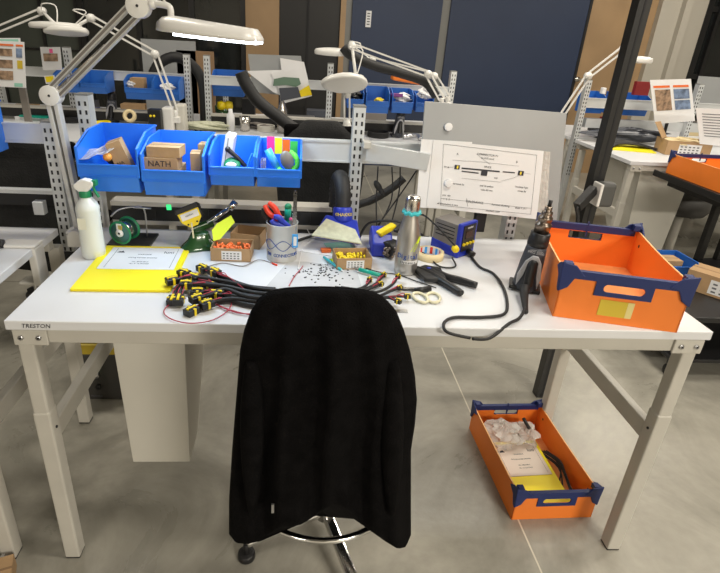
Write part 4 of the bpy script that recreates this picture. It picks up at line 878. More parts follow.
# ------------------------------------------------------------------ chair with jacket
r = thing('swivel_chair', 'swivel chair with chrome foot ring pushed up to the workbench', 'chair', (.80, .06, 0))
cx, cy = .80, .06
cx, cy = .81, .09
for k in range(4):
    a = R(199+90*k); tip = Vector((cx+.26*math.cos(a), cy+.26*math.sin(a), .065)); b = MB(); b.bar((cx, cy, .105), tip, .034, .022, M['chrome']); lg = b.build('base_leg', None, r, bevel=.006)
    b = MBm(M['black']); b.cyl((tip.x, tip.y, .058), (tip.x, tip.y, .018), .010); b.cyl((tip.x, tip.y, .022), (tip.x, tip.y, .0), .026, .028, seg=20); b.build('glide', M['black'], lg, bevel=.003)
b = MBm(M['chrome']); b.cyl((cx, cy, .08), (cx, cy, .30), .030); b.cyl((cx, cy, .30), (cx, cy, .48), .018); b.build('gas_column', M['chrome'], r)
b = MB(); pts = [(cx-.02+.24*math.cos(a), cy-.01+.24*math.sin(a), .28) for a in [2*math.pi*i/48 for i in range(49)]]; b.tube(pts, .0095, M['chrome'], 10, 1); fr = b.build('foot_ring', None, r)
for k in range(4):
    b = MB(); a = R(45+90*k); b.tube([(cx-.02+.24*math.cos(a), cy-.01+.24*math.sin(a), .28), (cx+.02*math.cos(a), cy+.02*math.sin(a), .27)], .006, M['chrome'], 8, 1); b.build('ring_spoke', None, fr)
b = MB(); b.box(cx-.20, cx+.20, cy-.10, cy+.28, .48, .545); b.build('seat', M['cloth'], r, bevel=.03, seg=4)
b = MB(); b.box(.62, .90, -.165, -.135, .60, .955); b.build('backrest', M['cloth'], r, bevel=.018, seg=3)
b = MB(); b.tube([(cx, cy+.1, .47), (cx, -.06, .46), (cx, -.12, .55), (cx, -.14, .7)], .014, M['black'], 8); b.build('back_support', None, r)
# jacket draped over the backrest
YJ = -.17
left = [(288, 292), (290, 275), (294, 265), (300, 258), (310, 251), (330, 244), (350, 240), (400, 236), (450, 232), (500, 229), (530, 229)]
right = [(288, 345), (290, 368), (294, 380), (300, 387), (310, 396), (330, 404), (350, 410), (375, 415), (400, 417), (425, 415), (450, 411), (500, 411), (530, 411)]
def interp(tab, y):
    for (a, xa), (c_, xc) in zip(tab, tab[1:]):
        if y <= c_: return xa+(xc-xa)*(max(y, a)-a)/(c_-a)
    return tab[-1][1]
hem = [(229, 534), (236, 543), (246, 544), (262, 541), (270, 531), (282, 526), (298, 526), (306, 522), (318, 512), (332, 504), (342, 505), (352, 513), (362, 524), (374, 533), (386, 542), (398, 549), (406, 547), (411, 535)]
def hemy(px):
    for (a, ya), (c_, yc) in zip(hem, hem[1:]):
        if px <= c_: t = (max(px, a)-a)/(c_-a); return ya+(yc-ya)*t
    return hem[-1][1]
b = MBm(M['cloth']); NU, NV = 88, 46; rings = []
for v in range(NV+1):
    t = v/NV; ring = []
    for k in range(NU):
        a = 2*math.pi*k/NU; u = (1+math.cos(a))/2; front = math.sin(a) < 0
        # iterate the row position so the hem follows its own outline
        py = 288+(530-288)*(t**1.15); l_, r_ = interp(left, py), interp(right, py); px = l_+(r_-l_)*u
        hy = hemy(229+(411-229)*u); py2 = 288+(hy-288)*(t**1.15); l_, r_ = interp(left, min(py2, 530)), interp(right, min(py2, 530)); px = l_+(r_-l_)*u
        th = .010+.040*min(1, t*6)**.6+.030*t; fold = .022*t*math.sin(u*23+1.5*math.sin(t*3))+.012*t*math.sin(u*47+2)+.010*math.sin(u*9+t*5)*min(1, t*3)
        prof = abs(math.sin(a))**.6
        off = (-th*prof-(fold*prof)) if front else (th*.8*prof+fold*prof*.5)
        q = UY(px, py2, YJ+off); ring.append(q)
    rings.append(ring)
b.ring_sweep(rings, M['cloth'], caps=True)
jk = tag(b.build('jacket', None, org=(.78, YJ, .20)), 'black fleece jacket draped over the backrest of the swivel chair', 'jacket')
b = MB(); pts = [UY(px, py, YJ-.006) for px, py in ((259, 303), (268, 296), (285, 291.5), (318, 290), (350, 291.5), (372, 295), (386, 304))]; b.tube(pts, .008, M['cloth'], 10); b.build('collar_roll', None, jk)
b = MB(); p = UY(273, 505, YJ-.085); b.box(p.x-.003, p.x+.003, p.y-.012, p.y-.008, p.z-.012, p.z+.014); b.build('zip_pull', M['zinc'], jk)
for dx, l2 in ((252, .5), (392, .5)):
    b = MB(); pp = [UY(dx, py, YJ-.040-.012*i) for i, py in enumerate((360, 410, 470, 515))]; b.tube(pp, lambda t: .006+.020*math.sin(math.pi*min(t*.9+.1, 1)), M['cloth'], 12); b.build('sleeve', None, jk)

# ------------------------------------------------------------------ floor box contents
def crumple(name, label, c, s, m, seed, cat='plastic bag'):
    rnd = random.Random(seed); bm_ = MB(); n = 14; prof = []
    X = Matrix.Translation(c); rings = []
    for i in range(n+1):
        ph = math.pi*(i+.2)/(n+.4); ring = []
        for k in range(22):
            a = 2*math.pi*k/22; q = 1+.22*math.sin(3*a+i*1.3+seed)+.16*rnd.uniform(-1, 1); ring.append(Vector((c[0]+s[0]*math.sin(ph)*math.cos(a)*q, c[1]+s[1]*math.sin(ph)*math.sin(a)*q, c[2]-s[2]*math.cos(ph)*(1+.15*rnd.uniform(-1, 1)))))
        rings.append(ring)
    bm_.ring_sweep(rings, smooth=False); return single(name, bm_, M[m], label, cat, c)
crumple('plastic_bag', 'crumpled clear bag filling the back left of the floor box', FBc @ Vector((-.055, .355, .065)), (.072, .062, .045), 'clear', 1)
crumple('plastic_bag', 'smaller crumpled clear bag with black part at the back right of the floor box', FBc @ Vector((.05, .36, .06)), (.045, .055, .04), 'clear', 5)
b = MB(); p = FBc @ Vector((.045, .335, .105)); b.cyl(p, p+Vector((-.008, .045, .012)), .007, m=M['black']); single('black_marker', b, None, 'black marker lying on the clear bags in the floor box', 'marker', p)
b = MBm(M['rubber'])
for k in range(5):
    q = [FBc @ Vector((.09+.008*k, .10+.05*math.sin(k*2), .012+.006*k)), FBc @ Vector((.12, .2, .03+.008*k)), FBc @ Vector((.08+.01*k, .30, .02))]; b.tube(q, .003, M['rubber'], 6)
single('wire_bundle', b, None, 'black wire bundle along the right side inside the floor box', 'wire bundle', FBc @ Vector((.1, .2, .02)))

# ------------------------------------------------------------------ black post and switch box
b = MBm(M['matteblk']); b.box(1.840, 1.886, .80, .846, 0, 3.3); b.box(1.860, 1.867, .7985, .80, 0, 3.3, M['slot']); single('support_post', b, M['matteblk'], 'slim black square post rising to the ceiling behind the workbench corner', 'post', (1.89, .83, 0))
r = thing('clamp_lamp_base', 'grey rounded clamp block with black arm in front of the black post', 'clamp block', (1.85, .76, .96))
q0, q1 = UY(592, 205, .77), UY(611, 184, .77); b = MB(); b.box(q0.x, q1.x+.01, .735, .785, q0.z, q1.z+.01); b.build('block', mat('mid_grey_casing', (.075, .075, .072), .45), r, bevel=.014, seg=4)
b = MB(); b.box(q0.x-.006, q0.x+.006, .73, .79, q0.z+.004, q1.z+.006); b.build('white_rim', M['lampw'], r, bevel=.004)
b = MB(); pts = [UY(594, 189, .76), UY(583, 199, .74), UY(577, 207, .72), UY(578, 216, .72)]; b.bar(pts[0], pts[2], .03, .035); b.tube(pts[1:]+[UY(577, 226, .72)], .008, seg=8); b.build('black_arm', M['black'], r, bevel=.003)

# ------------------------------------------------------------------ left neighbour bench
nb = bench('workbench', 'white-topped workbench at the left edge, next to the foreground bench', -1.935, 0, 1.80, TD-.02, [(-.126, 1.205), (-1.0, 1.205)], crossbars=((1.13, 1.195), (.955, .968)), rear=.02, xl=.0)
b = MBm(M['black']); b.box(-1.0, -.15, YP+.03, YP+.06, .90, .95); b.build('power_duct', M['black'], nb)
q = UY(42, 206, YP); b = MB(); b.box(q.x-.018, q.x+.018, YP-.03, YP+.0, q.z-.024, q.z+.024); b.build('bracket_box', M['alu'], nb, bevel=.003)
blue_bin('blue bin cut by the left edge of the photo on the neighbouring bench rail', -.47, -.275, .45, YP+.006, 1.105, 1.265, G)
b = MBm(M['lampw']); b.box(-.235, -.125, .44, .50, TOP-.0, TOP+.010, M['lampw']); b.box(-.150, -.125, .44, .50, TOP-.13, TOP+.0, M['lampw']); b.cyl((-.16, .47, TOP-.12), (-.16, .47, TOP-.20), .007, m=M['zinc']); b.box(-.20, -.125, .445, .495, TOP-.13, TOP-.12, M['lampw']); single('lamp_clamp', b, None, 'white screw clamp gripping the edge of the left bench', 'clamp', (-.15, .47, TOP-.1), bevel=.004)
b = MB(); b.box(-.135, -.075, .50, .60, .60, .83); single('grey_box', b, mat('cool_grey_steel', (.24, .25, .26), .4), 'small grey steel box between the two benches', 'steel box', (-.10, .55, .60), bevel=.004) if 0 else b.bm.free()
r = thing('hand_tool', 'black hand tool lying on the left bench at the photo edge', 'tool', (-.30, .42, TOP)); b = MB(); b.tube([(-.40, .40, TOP+.03), (-.31, .41, TOP+.022), (-.26, .44, TOP+.014), (-.22, .45, TOP+.012)], lambda t: .026-.012*t, M['black'], 10); b.build('handle', None, r)
b = MB(); b.lathe([(.001, .004), (.05, .004), (.052, .02), (.03, .03)], M['steel'], Matrix.Translation((-.37, .58, TOP+.06)), 20); b.cyl((-.37, .58, TOP+.0), (-.37, .58, TOP+.064), .012, m=M['black']); single('steel_dish', b, None, 'small steel dish on a stem on the left bench', 'dish', (-.37, .58, TOP))
p = UZ(-6, 572, .05); carton('carton', 'brown carton corner on the floor at the bottom left of the photo', (p.x, p.y, .0), R(20), .09, .09, .05, sticker=False)
crumple('plastic_bag', 'small clear bag on the floor beside the bottom left carton', (-.165, -.02, .018), (.012, .03, .016), 'clear', 3)
# device on the floor behind
r = thing('floor_power_supply', 'dark grey box with round knobs on the floor behind the bench, under a yellow tray', 'power supply', (-.08, .80, 0))
b = MB(); b.box(-.215, .03, .765, 1.0, 0.0, .235); b.build('case', mat('graphite_casing', (.045, .043, .04), .5), r, bevel=.008)
for px, py, mm in ((97, 375, 'zinc'), (99, 386, 'black'), (97, 370, 'ledgreen')):
    b = MB(); q = UY(px, py, .765); b.cyl(q, q+Vector((0, -.012, 0)), .011 if mm != 'ledgreen' else .004, m=M[mm], seg=14); b.build('knob', None, r)
b = MB(); q = UY(97, 396, .763); b.text('POWER', onface(q, (0, -1, 0)), .014, M['inkgrey']); b.build('lettering', None, r)
b = MBm(M['yellow2']); q = UY(90, 365, .765); b.box(-.215, .03, .76, 1.0, .237, .285); single('yellow_tray', b, mat('deep_yellow_plastic', (.60, .42, .01), .4), 'yellow tray lying on the dark grey box behind the bench', 'tray', (-.09, .88, .237), bevel=.004)
b = MB(); b.box(-.20, .0, .78, .98, .286, .33); single('navy_case', b, M['navy'], 'navy blue case on top of the yellow tray behind the bench', 'case', (-.1, .88, .286), bevel=.006)

# ------------------------------------------------------------------ second row
Y2 = 2.12
rowB = bench('workbench', 'second-row workbench at left with blue bins behind the big magnifier lamp', -1.86, Y2, 1.78, TD, [(-.097, 1.331), (-.905, 1.337), (-1.8, 1.33)], crossbars=((1.137, 1.20),))
rowC = bench('workbench', 'second-row workbench in the middle, behind the foreground bench rail', .02, Y2-.03, 1.80, TD+.03, [(.041, 1.331), (.91, 1.32), (1.80, 1.31)], crossbars=((1.137, 1.20),))
rowD = bench('workbench', 'second-row workbench at right carrying the carton of sachets', 2.88, 2.17, 1.80, .76, [(2.90, 1.29), (3.8, 1.30), (4.62, 1.30)], crossbars=((1.085, 1.158),), z0=.1)
Y2P = Y2+TD+.03
# beams of equipment shelf under each row
for r_, xa, xb in ((rowB, -1.8, -.11), (rowC, .06, 1.78)):
    b = MBm(M['paint']); b.box(xa, xb, Y2P-.02, Y2P+.04, .925, .94, M['paint']); b.box(xa, xb, Y2P-.015, Y2P+.04, .865, .925, M['black']); b.build('power_duct', None, r_)
G2 = 'blue bins on the second row'
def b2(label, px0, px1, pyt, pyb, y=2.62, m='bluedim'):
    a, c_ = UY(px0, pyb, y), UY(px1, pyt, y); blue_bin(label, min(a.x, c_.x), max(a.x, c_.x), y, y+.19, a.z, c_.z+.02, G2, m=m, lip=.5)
b2('far blue bin behind the arm of the big lamp, left one of the pair', 56, 79, 74, 92); b2('far blue bin behind the arm of the big lamp, right one of the pair', 80, 104, 76, 93)
b2('far blue bin holding a brown carton, behind the bin rail', 126, 152, 80, 99); b2('far blue bin holding white parts, left of the second-row upright', 153, 178, 82, 100)
b2('far blue bin partly hidden by the white oval lamp', 347, 364, 93, 108); b2('far blue bin holding yellow and black parts', 365.5, 390, 92, 113); b2('far blue bin holding white rolls and a purple pack', 391.5, 414, 94, 113); b2('far blue bin holding crumpled white paper next to the grey board', 415.5, 434, 97, 112)
b2('far blue bin hanging at the left beside the picture card', 27, 50, 100, 106) if 0 else None
# far row behind rails (bins hanging on the other side)
G3 = 'blue bins on the far side of the rails'
def b3(label, px0, px1, py0, py1, y, seg=1):
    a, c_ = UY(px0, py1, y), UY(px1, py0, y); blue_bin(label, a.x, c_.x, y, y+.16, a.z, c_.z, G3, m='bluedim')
b3('blue bin behind the rail between the doorway and second-row upright', 213, 243, 72, 96, Y2P+.09)
b3('row of blue bins behind the right rail, left of the black post', 584, 607, 93, 113, 3.05); b3('row of blue bins behind the right rail, right of the black post', 612, 652, 95, 115, 3.05)
def pxbox(name, label, cat, px0, px1, pyt, pyb, y, dep, m, bevel=.004, group=None):
    a, c_ = UY(px0, pyb, y), UY(px1, pyt, y); b = MB(); b.box(min(a.x, c_.x), max(a.x, c_.x), y, y+dep, a.z, c_.z); return single(name, b, M[m] if isinstance(m, str) else m, label, cat, ((a.x+c_.x)/2, y+dep/2, a.z), bevel=bevel, group=group)
def stand(px0, px1, pyt, y, dep, name, label, cat, m, bevel=.004, zb=None):
    zb = TOP if zb is None else zb; c_ = UY(px1, pyt, y); a = UY(px0, pyt, y); b = MB(); b.box(a.x, c_.x, y, y+dep, zb+.0005, c_.z); return single(name, b, M[m] if isinstance(m, str) else m, label, cat, ((a.x+c_.x)/2, y+dep/2, zb), bevel=bevel)
# rear backdrop on row 2: grey panels, wood sheet
b = MB(); b.box(-.56, -.14, 3.40, 3.43, TOP+.001, 1.40); single('partition', b, M['board'], 'grey metal panel standing behind the second row at left', 'panel', (-.4, 3.55, .7))
q0, q1 = UY(176, 50, 3.4), UY(213, 50, 3.4); b = MB(); b.box(q0.x, q1.x, 3.4, 3.44, TOP+.001, q0.z); single('brown_panel', b, M['carddark'], 'tall brown board behind the second-row upright', 'board', (q0.x, 3.4, .55))
q0, q1 = UY(163, 48, 3.42), UY(175, 48, 3.42); b = MB(); b.box(q0.x, q1.x, 3.42, 3.44, TOP+.001, q0.z); single('white_sheet', b, M['paper'], 'narrow white panel left of the tall brown board', 'panel', (q0.x, 3.42, .7))
b3 = None
# third row bench behind, to carry the background
row3 = bench('workbench', 'workbench standing back to back with the left second-row bench', -1.86, Y2P+.09, 1.78, TD, [(-1.8, 1.0)], crossbars=())
row3b = bench('workbench', 'workbench standing back to back with the middle second-row bench', .02, Y2P+.09, 1.80, TD, [(.06, 1.0)], crossbars=())
row3c = bench('workbench', 'workbench standing back to back with the right second-row bench', 2.88, 3.06, 1.80, TD, [(4.6, 1.0)], crossbars=())
# lamps
Yl = 2.55
def L(label, base, elbow, joint, head, ys, **k): lamp(label, *[UY(*p_, y_) for p_, y_ in zip((base, elbow, joint, head), ys)], **k)
L('white magnifier lamp whose arms slant down behind the big lamp arm', (176, 118), (155, 54), (91, 18), (68, 31), (2.45, 2.5, 2.5, 2.5), hl=.24, hw=.16, tilt=-14, yaw=14)
L('white magnifier lamp with arms entering from the left photo edge', (-60, 120), (-40, 45), (42, 11), (57, 26), (2.7, 2.7, 2.6, 2.5), hl=.30, hw=.14, tilt=-3)
L('white magnifier lamp with large oval head in front of the second-row upright', (347, 127), (347, 124), (347, 94), (346, 83), (2.2, 2.2, 2.2, 2.12), hl=.26, hw=.17, tilt=-40, cable=False, yaw=8)
L('white magnifier lamp on long slanting arms before the blue wall panel', (447, 104), (434, 76), (372, 60), (333, 52), (2.5, 2.5, 2.5, 2.5), hl=.20, hw=.13, tilt=6)
L('second white lamp arm crossing in front of the blue wall panel', (441, 106), (428, 74), (352, 46), (356, 78), (2.35, 2.4, 2.4, 2.3), hl=.1, hw=.08, cable=True)
L('white magnifier lamp by the oak door with head behind the black post', (560, 122), (588, 76), (624, 48), (641, 60), (2.6, 2.6, 2.6, 2.6), hl=.16, hw=.11, tilt=4, cable=False)
# black hoses
def hose(label, pp, y, rad): 
    b = MB(); b.tube([UY(*p_, y) for p_ in pp], rad, M['rubber'], 12, 8, ridge=.02); single('extraction_hose', b, None, label, 'hose', UY(*pp[0], y))
hose('thick black extraction hose curving down from the rail toward the dark chair', [(241, 72), (246, 84), (258, 101), (278, 117), (300, 133)], 2.0, .036)
hose('black extraction hose arching over behind the second-row upright', [(153, 74), (160, 63), (174, 57), (188, 62), (199, 74), (204, 92), (205, 128)], 2.9, .036)
hose('black hose running under the lamp arm before the blue wall', [(343, 47), (352, 56), (375, 66), (400, 73), (425, 82), (436, 96)], 2.45, .03)
hose('black hose strap slanting behind the bench, right of the middle upright', [(330, 420), (335, 240), (350, 210), (372, 200), (392, 188), (404, 178)], 1.15, .018)
# boards with papers on row 2
def pboard(name, label, corners, y, m='board', cat='document board', lean=0): 
    P = [UY(px, py, y+(lean if i > 1 else 0)) for i, (px, py) in enumerate(corners)]; b = MB(); quadbox(b, P, .006); return single(name, b, M[m], label, cat, P[0])
pboard('document_board', 'pale grey board with papers behind the black hose', [(253, 92), (306, 98), (301, 56), (248, 54)], 2.5)
for lab, cs, mm, y in (('white printed sheet lying slanted at the left of the pale grey board', [(273, 92), (289, 99), (282, 70), (246, 71)], 'paper', 2.44), ('white printed sheet at the right edge of the pale grey board', [(285, 98), (311, 92), (304, 62), (280, 58)], 'paper', 2.46), ('sheet with green part picture and yellow corner hanging on the pale grey board', [(285, 103), (312, 96), (303, 68), (271, 73)], 'paper', 2.42)):
    pboard('paper_sheet', lab, cs, y, mm, 'paper')
b = MB(); P = [UY(*c_, 2.41) for c_ in [(273, 86), (274, 79), (284, 77), (299, 78), (301, 84), (296, 87), (286, 85)]]; b._add(P, [tuple(range(7))], mat('green_printed_part', (.12, .20, .14), .5)); P = [UY(*c_, 2.41) for c_ in [(301, 97), (312, 95), (309, 85), (299, 91)]]; b._add(P, [(0, 1, 2, 3)], M['ylw']); P = [UY(*c_, 2.40) for c_ in [(281, 101), (301, 97), (298, 87), (279, 88)]]; b._add(P, [(0, 1, 2, 3)], M['gungrey']); single('part_picture', b, None, 'printed picture of a green part with grey block and yellow corner', 'picture', P[0], solid=.001)
b = MB(); b.lathe([(.001, 0), (.035, 0), (.035, .16), (.018, .21), (.017, .26), (.001, .262)], M['steel'], Matrix.Translation(UZ(282, 133)+Vector((0, 0, .001))), 20); single('steel_bottle', b, None, 'steel bottle standing on the second-row bench before the pale grey board', 'bottle', UZ(282, 133))
b = MB(); q = UZ(231, 131); b.lathe([(.001, 0), (.028, 0), (.028, .11), (.015, .125), (.014, .15), (.001, .151)], M['paper'], Matrix.Translation(q+Vector((0, 0, .001))), 18); single('white_bottle', b, None, 'small white bottle on the second-row bench beside the yellow tools', 'bottle', q)
for i, (px, lab) in enumerate(((222, 'left'), (229, 'right'))):
    q = UZ(px, 124); b = MBm(M['ylw']); b.cyl(q+Vector((0, 0, .001)), q+Vector((0, 0, .10)), .014, m=M['greendk']); b.lathe([(.001, .0), (.03, .012), (.034, .03), (.03, .06), (.001, .07)], M['ylw'], Matrix.Translation(q+Vector((0, 0, .10))), 12); single('yellow_tool_holder', b, None, lab+' yellow and green tool holder on the second-row bench', 'tool holder', q)
# heat guns far
def UG(px, py): return UZ(px, py)
heat_gun('dark heat gun standing on the second-row bench behind the first blue bin', UZ(112, 122)+Vector((0, 0, .004)), R(10), 6, .95, group=None)
heat_gun('dark heat gun with tapered nozzle standing on the second-row bench left of the board', UZ(397, 137)+Vector((0, 0, .004)), 0, 4, .95)
# cartons and things on second row
def sc(label, px, py, w, d, h, rz=0, m='card', **k): q = UZ(px, py); return carton('carton', label, (q.x, q.y, TOP+.0008), R(rz), w, d, h, m=m, sticker=False, **k)
sc('brown carton on the second-row bench at far left behind the rail', 27, 115, .16, .14, .07, 8)
sc('flat brown carton behind the rail of blue bins', 175, 126, .22, .16, .03, -6); sc('small brown carton under the far blue bins', 131, 119, .12, .10, .06, 5); sc('open brown tray carton under the first far bins', 135, 110, .2, .1, .05, 0)
stand(147, 160, 110, 2.35, .07, 'black_box', 'small black box with two yellow dots on the second-row bench', 'box', 'black')
b = MBm(M['ylw'])
for dx in (150.5, 154): q = UY(dx, 116, 2.345); b.sphere(q, .008, M['ylw'], n=6)
single('yellow_knob_pair', b, None, 'pair of round yellow knobs on the small black box', 'knobs', UY(152, 116, 2.345))
q = UZ(151, 118); b = MB(); b.lathe([(.022, -.013), (.042, -.013), (.042, .013), (.022, .013), (.022, -.013)], M['tape'], Matrix.Translation((q.x+.02, 2.5, TOP+.1)) @ Matrix.Rotation(R(75), 4, 'X'), 24, caps=False); single('tape_roll', b, None, 'upright cream tape roll on top of a carton behind the bin rail', 'tape roll', (q.x+.02, 2.5, TOP+.06))
stand(161, 172, 108, 2.4, .1, 'white_canister', 'white canister standing on the second-row bench by the lamp base', 'canister', 'lampw', .012); stand(174, 184, 105, 2.45, .1, 'grey_canister', 'pale grey canister right of the lamp base', 'canister', 'trash', .012)
crumple('cable_heap', 'tangle of pale cables on the second-row bench behind the bins', UZ(208, 130)+Vector((0, 0, .03)), (.16, .07, .03), 'hoodpad', 4, 'cable heap'); crumple('cable_heap', 'tangle of grey cables before the steel bottle', UZ(262, 128)+Vector((0, 0, .03)), (.13, .07, .035), 'stgrey', 9, 'cable heap')
for i, (px, mm, lab) in enumerate(((98, 'paper', 'white'), (119, 'zinc', 'grey'))):
    pass
q = UZ(38, 118); b = MB(); b.box(-.12, .12, -.09, .09, .001, .02, None, RT(q.x, q.y, TOP, R(5))); single('paper_stack', b, M['paper'], 'white paper stack on the second-row bench left of the lamp joint', 'paper', q)
q = UZ(45, 120); b = MB(); b.box(-.10, .10, -.05, .05, .021, .032, None, RT(q.x-.05, q.y, TOP, R(-8))); single('green_booklet', b, M['tealp'], 'green booklet on the white paper stack left of the lamp joint', 'booklet', q)
# parts inside far bins
for lab, px, py, y, mm, s in (('brown carton standing in the far blue bin', 139, 84, 2.70, 'card', .045), ('white part sticking out of the far left bin of the pair', 131, 84, 2.68, 'paper', .025), ('white parts heaped in the far blue bin by the upright', 168, 88, 2.70, 'paper', .035), ('crumpled white paper in the far bin by the grey board', 426, 93, 2.68, 'paper', .045), ('white rolls in the far blue bin', 403, 98, 2.68, 'paper', .04), ('yellow and black parts in the far blue bin', 379, 101, 2.68, 'ylw', .025), ('dark parts in the far bin behind the white oval lamp', 356, 96, 2.70, 'black', .035)):
    q = UY(px, py, y)
    if 'carton' in lab: b = MB(); b.box(q.x-.05, q.x+.04, y-.03, y+.05, q.z-.05, q.z+.04); single('carton', b, M['card'], lab, 'carton', q)
    else: crumple('bin_contents', lab, q, (s*1.3, s, s*.9), mm, int(px), 'parts')
b = MB(); q = UY(398, 95, 2.66); b.box(q.x-.05, q.x+.03, 2.64, 2.68, q.z-.01, q.z+.01); single('purple_pack', b, mat('purple_film', (.25, .06, .28), .4), 'flat purple pack lying in the far blue bin', 'pack', q)
b = MB(); a, c_ = UY(392, 76, 2.9), UY(425, 82, 2.9); b.bar(a, c_, .10, .05); single('orange_black_case', b, M['orange'], 'orange case glimpsed behind the lamp arms before the blue wall', 'case', a, bevel=.01)
# left signs
def sign(name, label, cs, y, items, m='paper', dep=.004):
    P = [UY(px, py, y) for px, py in cs]; b = MBm(M[m]); quadbox(b, P, dep, M[m])
    for (u0, u1, v0, v1, mm) in items:
        f = lambda u, v: P[0].lerp(P[1], u).lerp(P[3].lerp(P[2], u), v)+Vector((0, -.0025, 0))
        b._add([f(u0, v0), f(u1, v0), f(u1, v1), f(u0, v1)], [(0, 1, 2, 3)], M[mm])
    return single(name, b, None, label, 'sign', P[0])
sign('instruction_board', 'printed work instruction board with rows of photos at the left photo edge', [(-12, 86), (26, 88), (24, 42), (-14, 40)], 2.3, [(.05, .72, .90, .94, 'orangeprint'), (.78, .97, .90, .94, 'orangeprint'), (.05, .68, .68, .84, 'photo'), (.05, .68, .42, .60, 'photo'), (.05, .68, .16, .36, 'photo'), (.78, .94, .66, .86, 'photo2'), (.80, .94, .42, .60, 'yellow2'), (.70, .92, .02, .10, 'mint')])
sign('instruction_board', 'mint-headed sheet edge standing behind the left instruction board', [(-12, 50), (21, 50), (20, 38), (-14, 38)], 2.36, [(.05, .95, .5, .9, 'mint')])
sign('picture_card', 'small white card with a magenta dot and photo, left of the lamp arm', [(43, 70), (62, 70), (60, 47), (40, 47)], 2.6, [(.12, .85, .38, .72, 'photo'), (.45, .62, .74, .92, 'pink')])
sign('picture_card', 'small yellow and white card under the magenta-dot card', [(46, 84), (56, 83), (54, 75), (44, 76)], 2.6, [(.1, .9, .2, .9, 'ylw')])
for px, py in ((22, 90),):
    b = MB(); q = UY(px, py, 2.33); b.box(q.x-.02, q.x+.02, 2.33, 2.35, TOP, q.z+.02); single('sign_stand', b, M['stgrey'], 'grey stand under the left instruction board', 'stand', (q.x, 2.34, TOP))
# upright with slots on far row seen left of the white lamps is part of bench
# dark jackets on far chairs
def far_chair(label, jl, px, pyt, y, w, h, seat=True):
    q = UY(px, pyt, y); r = thing('office_chair', label, 'chair', (q.x, y+.25, 0)); cx = q.x; cyc = y+.25
    for k in range(5):
        a = R(20+72*k); b = MB(); b.bar((cx, cyc, .10), (cx+.28*math.cos(a), cyc+.28*math.sin(a), .06), .04, .03, M['black']); lg = b.build('base_leg', None, r)
        b = MB(); b.sphere((cx+.28*math.cos(a), cyc+.28*math.sin(a), .028), .028, M['black'], n=8); b.build('caster', None, lg)
    b = MB(); b.cyl((cx, cyc, .08), (cx, cyc, .46), .028, m=M['black']); b.build('column', None, r)
    b = MB(); b.box(cx-.22, cx+.22, cyc-.2, cyc+.22, .46, .53); b.build('seat', M['cloth'], r, bevel=.03, seg=3)
    b = MB(); b.box(cx-w/2+.03, cx+w/2-.03, y-.02, y+.02, .62, q.z-.02); b.build('backrest', M['cloth'], r, bevel=.02, seg=3)
    b = MBm(M['cloth']); rings = []
    for v in range(13):
        t = v/12; rg = []
        for k in range(32):
            a = 2*math.pi*k/32; sx = math.copysign(abs(math.cos(a))**.5, math.cos(a)); ww = w/2*(1-.62*(1-min(1, t*3.2))**2.2)*(1+.05*math.sin(5*t)); fold = .02*t*math.sin(5*a+2*t)
            rg.append(Vector((cx+ww*sx, y+(.03+.05*min(1, t*3)+fold)*math.sin(a), q.z-h*t-.02*math.sin(3*a)*t)))
        rings.append(rg)
    b.mats = [M['cloth2']]; b.ring_sweep(rings); tag(b.build('jacket', None, org=(cx, y, q.z)), jl, 'jacket')
    return r
far_chair('dark office chair behind the foreground rail, facing the second row', 'black jacket over the chair seen behind the blue bins', 322, 121, 1.55, .44, .62)
far_chair('dark office chair behind the left bench rail', 'black jacket over the chair behind the left bench', 18, 135, 1.35, .56, .62)

# right-hand side
b = MBm(M['trash']); hopper('trash_bin', 'pale grey plastic hopper bin hanging under the right second-row bench', 3.0, 3.37, 3.04, 3.33, 2.22, 2.62, .20, .78, cut=.2)
q = UZ(625, 150); b = MB(); b.box(-.16, .16, -.12, .12, 0.001, .008, None, RT(3.12, 2.62, TOP, R(-14))); single('document_folder', b, M['yellow'], 'yellow folder under black cables on the right second-row bench', 'folder', (3.12, 2.62, TOP))
b = MBm(M['rubber'])
for k in range(9):
    y_ = 2.60+.012*k; b.tube([(2.98, y_-.02, TOP+.014), (3.06, y_+.03, TOP+.03+.004*(k % 3)), (3.16, y_, TOP+.035+.004*(k % 2)), (3.27, y_-.03, TOP+.02), (3.3, y_-.05, TOP+.015)], .008, M['rubber'], 6)
single('cable_bundle', b, None, 'thick bundle of black cables on the yellow folder, right bench', 'cable bundle', (3.12, 2.62, TOP+.01))
carton('carton', 'open brown carton full of small sachets on the right second-row bench', (3.45, 2.50, TOP+.0008), R(-10), .30, .18, .10, open_=True, sticker=True)
crumple('sachet_heap', 'heap of small pale sachets inside the open carton at right', (3.45, 2.50, TOP+.085), (.13, .075, .03), 'tape', 12, 'sachets')['kind'] = 'stuff'
b = MBm(M['card']); b._add([(3.28, 2.50, TOP+.10), (3.26, 2.60, TOP+.20), (3.34, 2.66, TOP+.20), (3.38, 2.60, TOP+.10)], [(0, 1, 2, 3)]); single('carton_flap', b, M['card'], 'raised brown flap standing behind the open sachet carton', 'carton flap', (3.3, 2.5, TOP+.1), solid=.003)
sign('document_stand', 'white framed instruction sheet with two pictures on a stand at right', [(655, 124), (695, 121), (691, 79), (650, 80)], 2.75, [(.06, .46, .82, .87, 'orangeprint'), (.54, .92, .82, .87, 'orangeprint'), (.08, .46, .30, .78, 'photo'), (.54, .92, .55, .78, 'photo2'), (.54, .92, .30, .52, 'photo2')])
b = MB(); q = UY(668, 122, 2.78); b.tube([(q.x, 2.78, TOP), (q.x, 2.79, q.z+.1)], .012, M['black'], 8, 1); single('stand_pole', b, None, 'black pole carrying the white framed instruction sheet', 'stand', (q.x, 2.78, TOP))
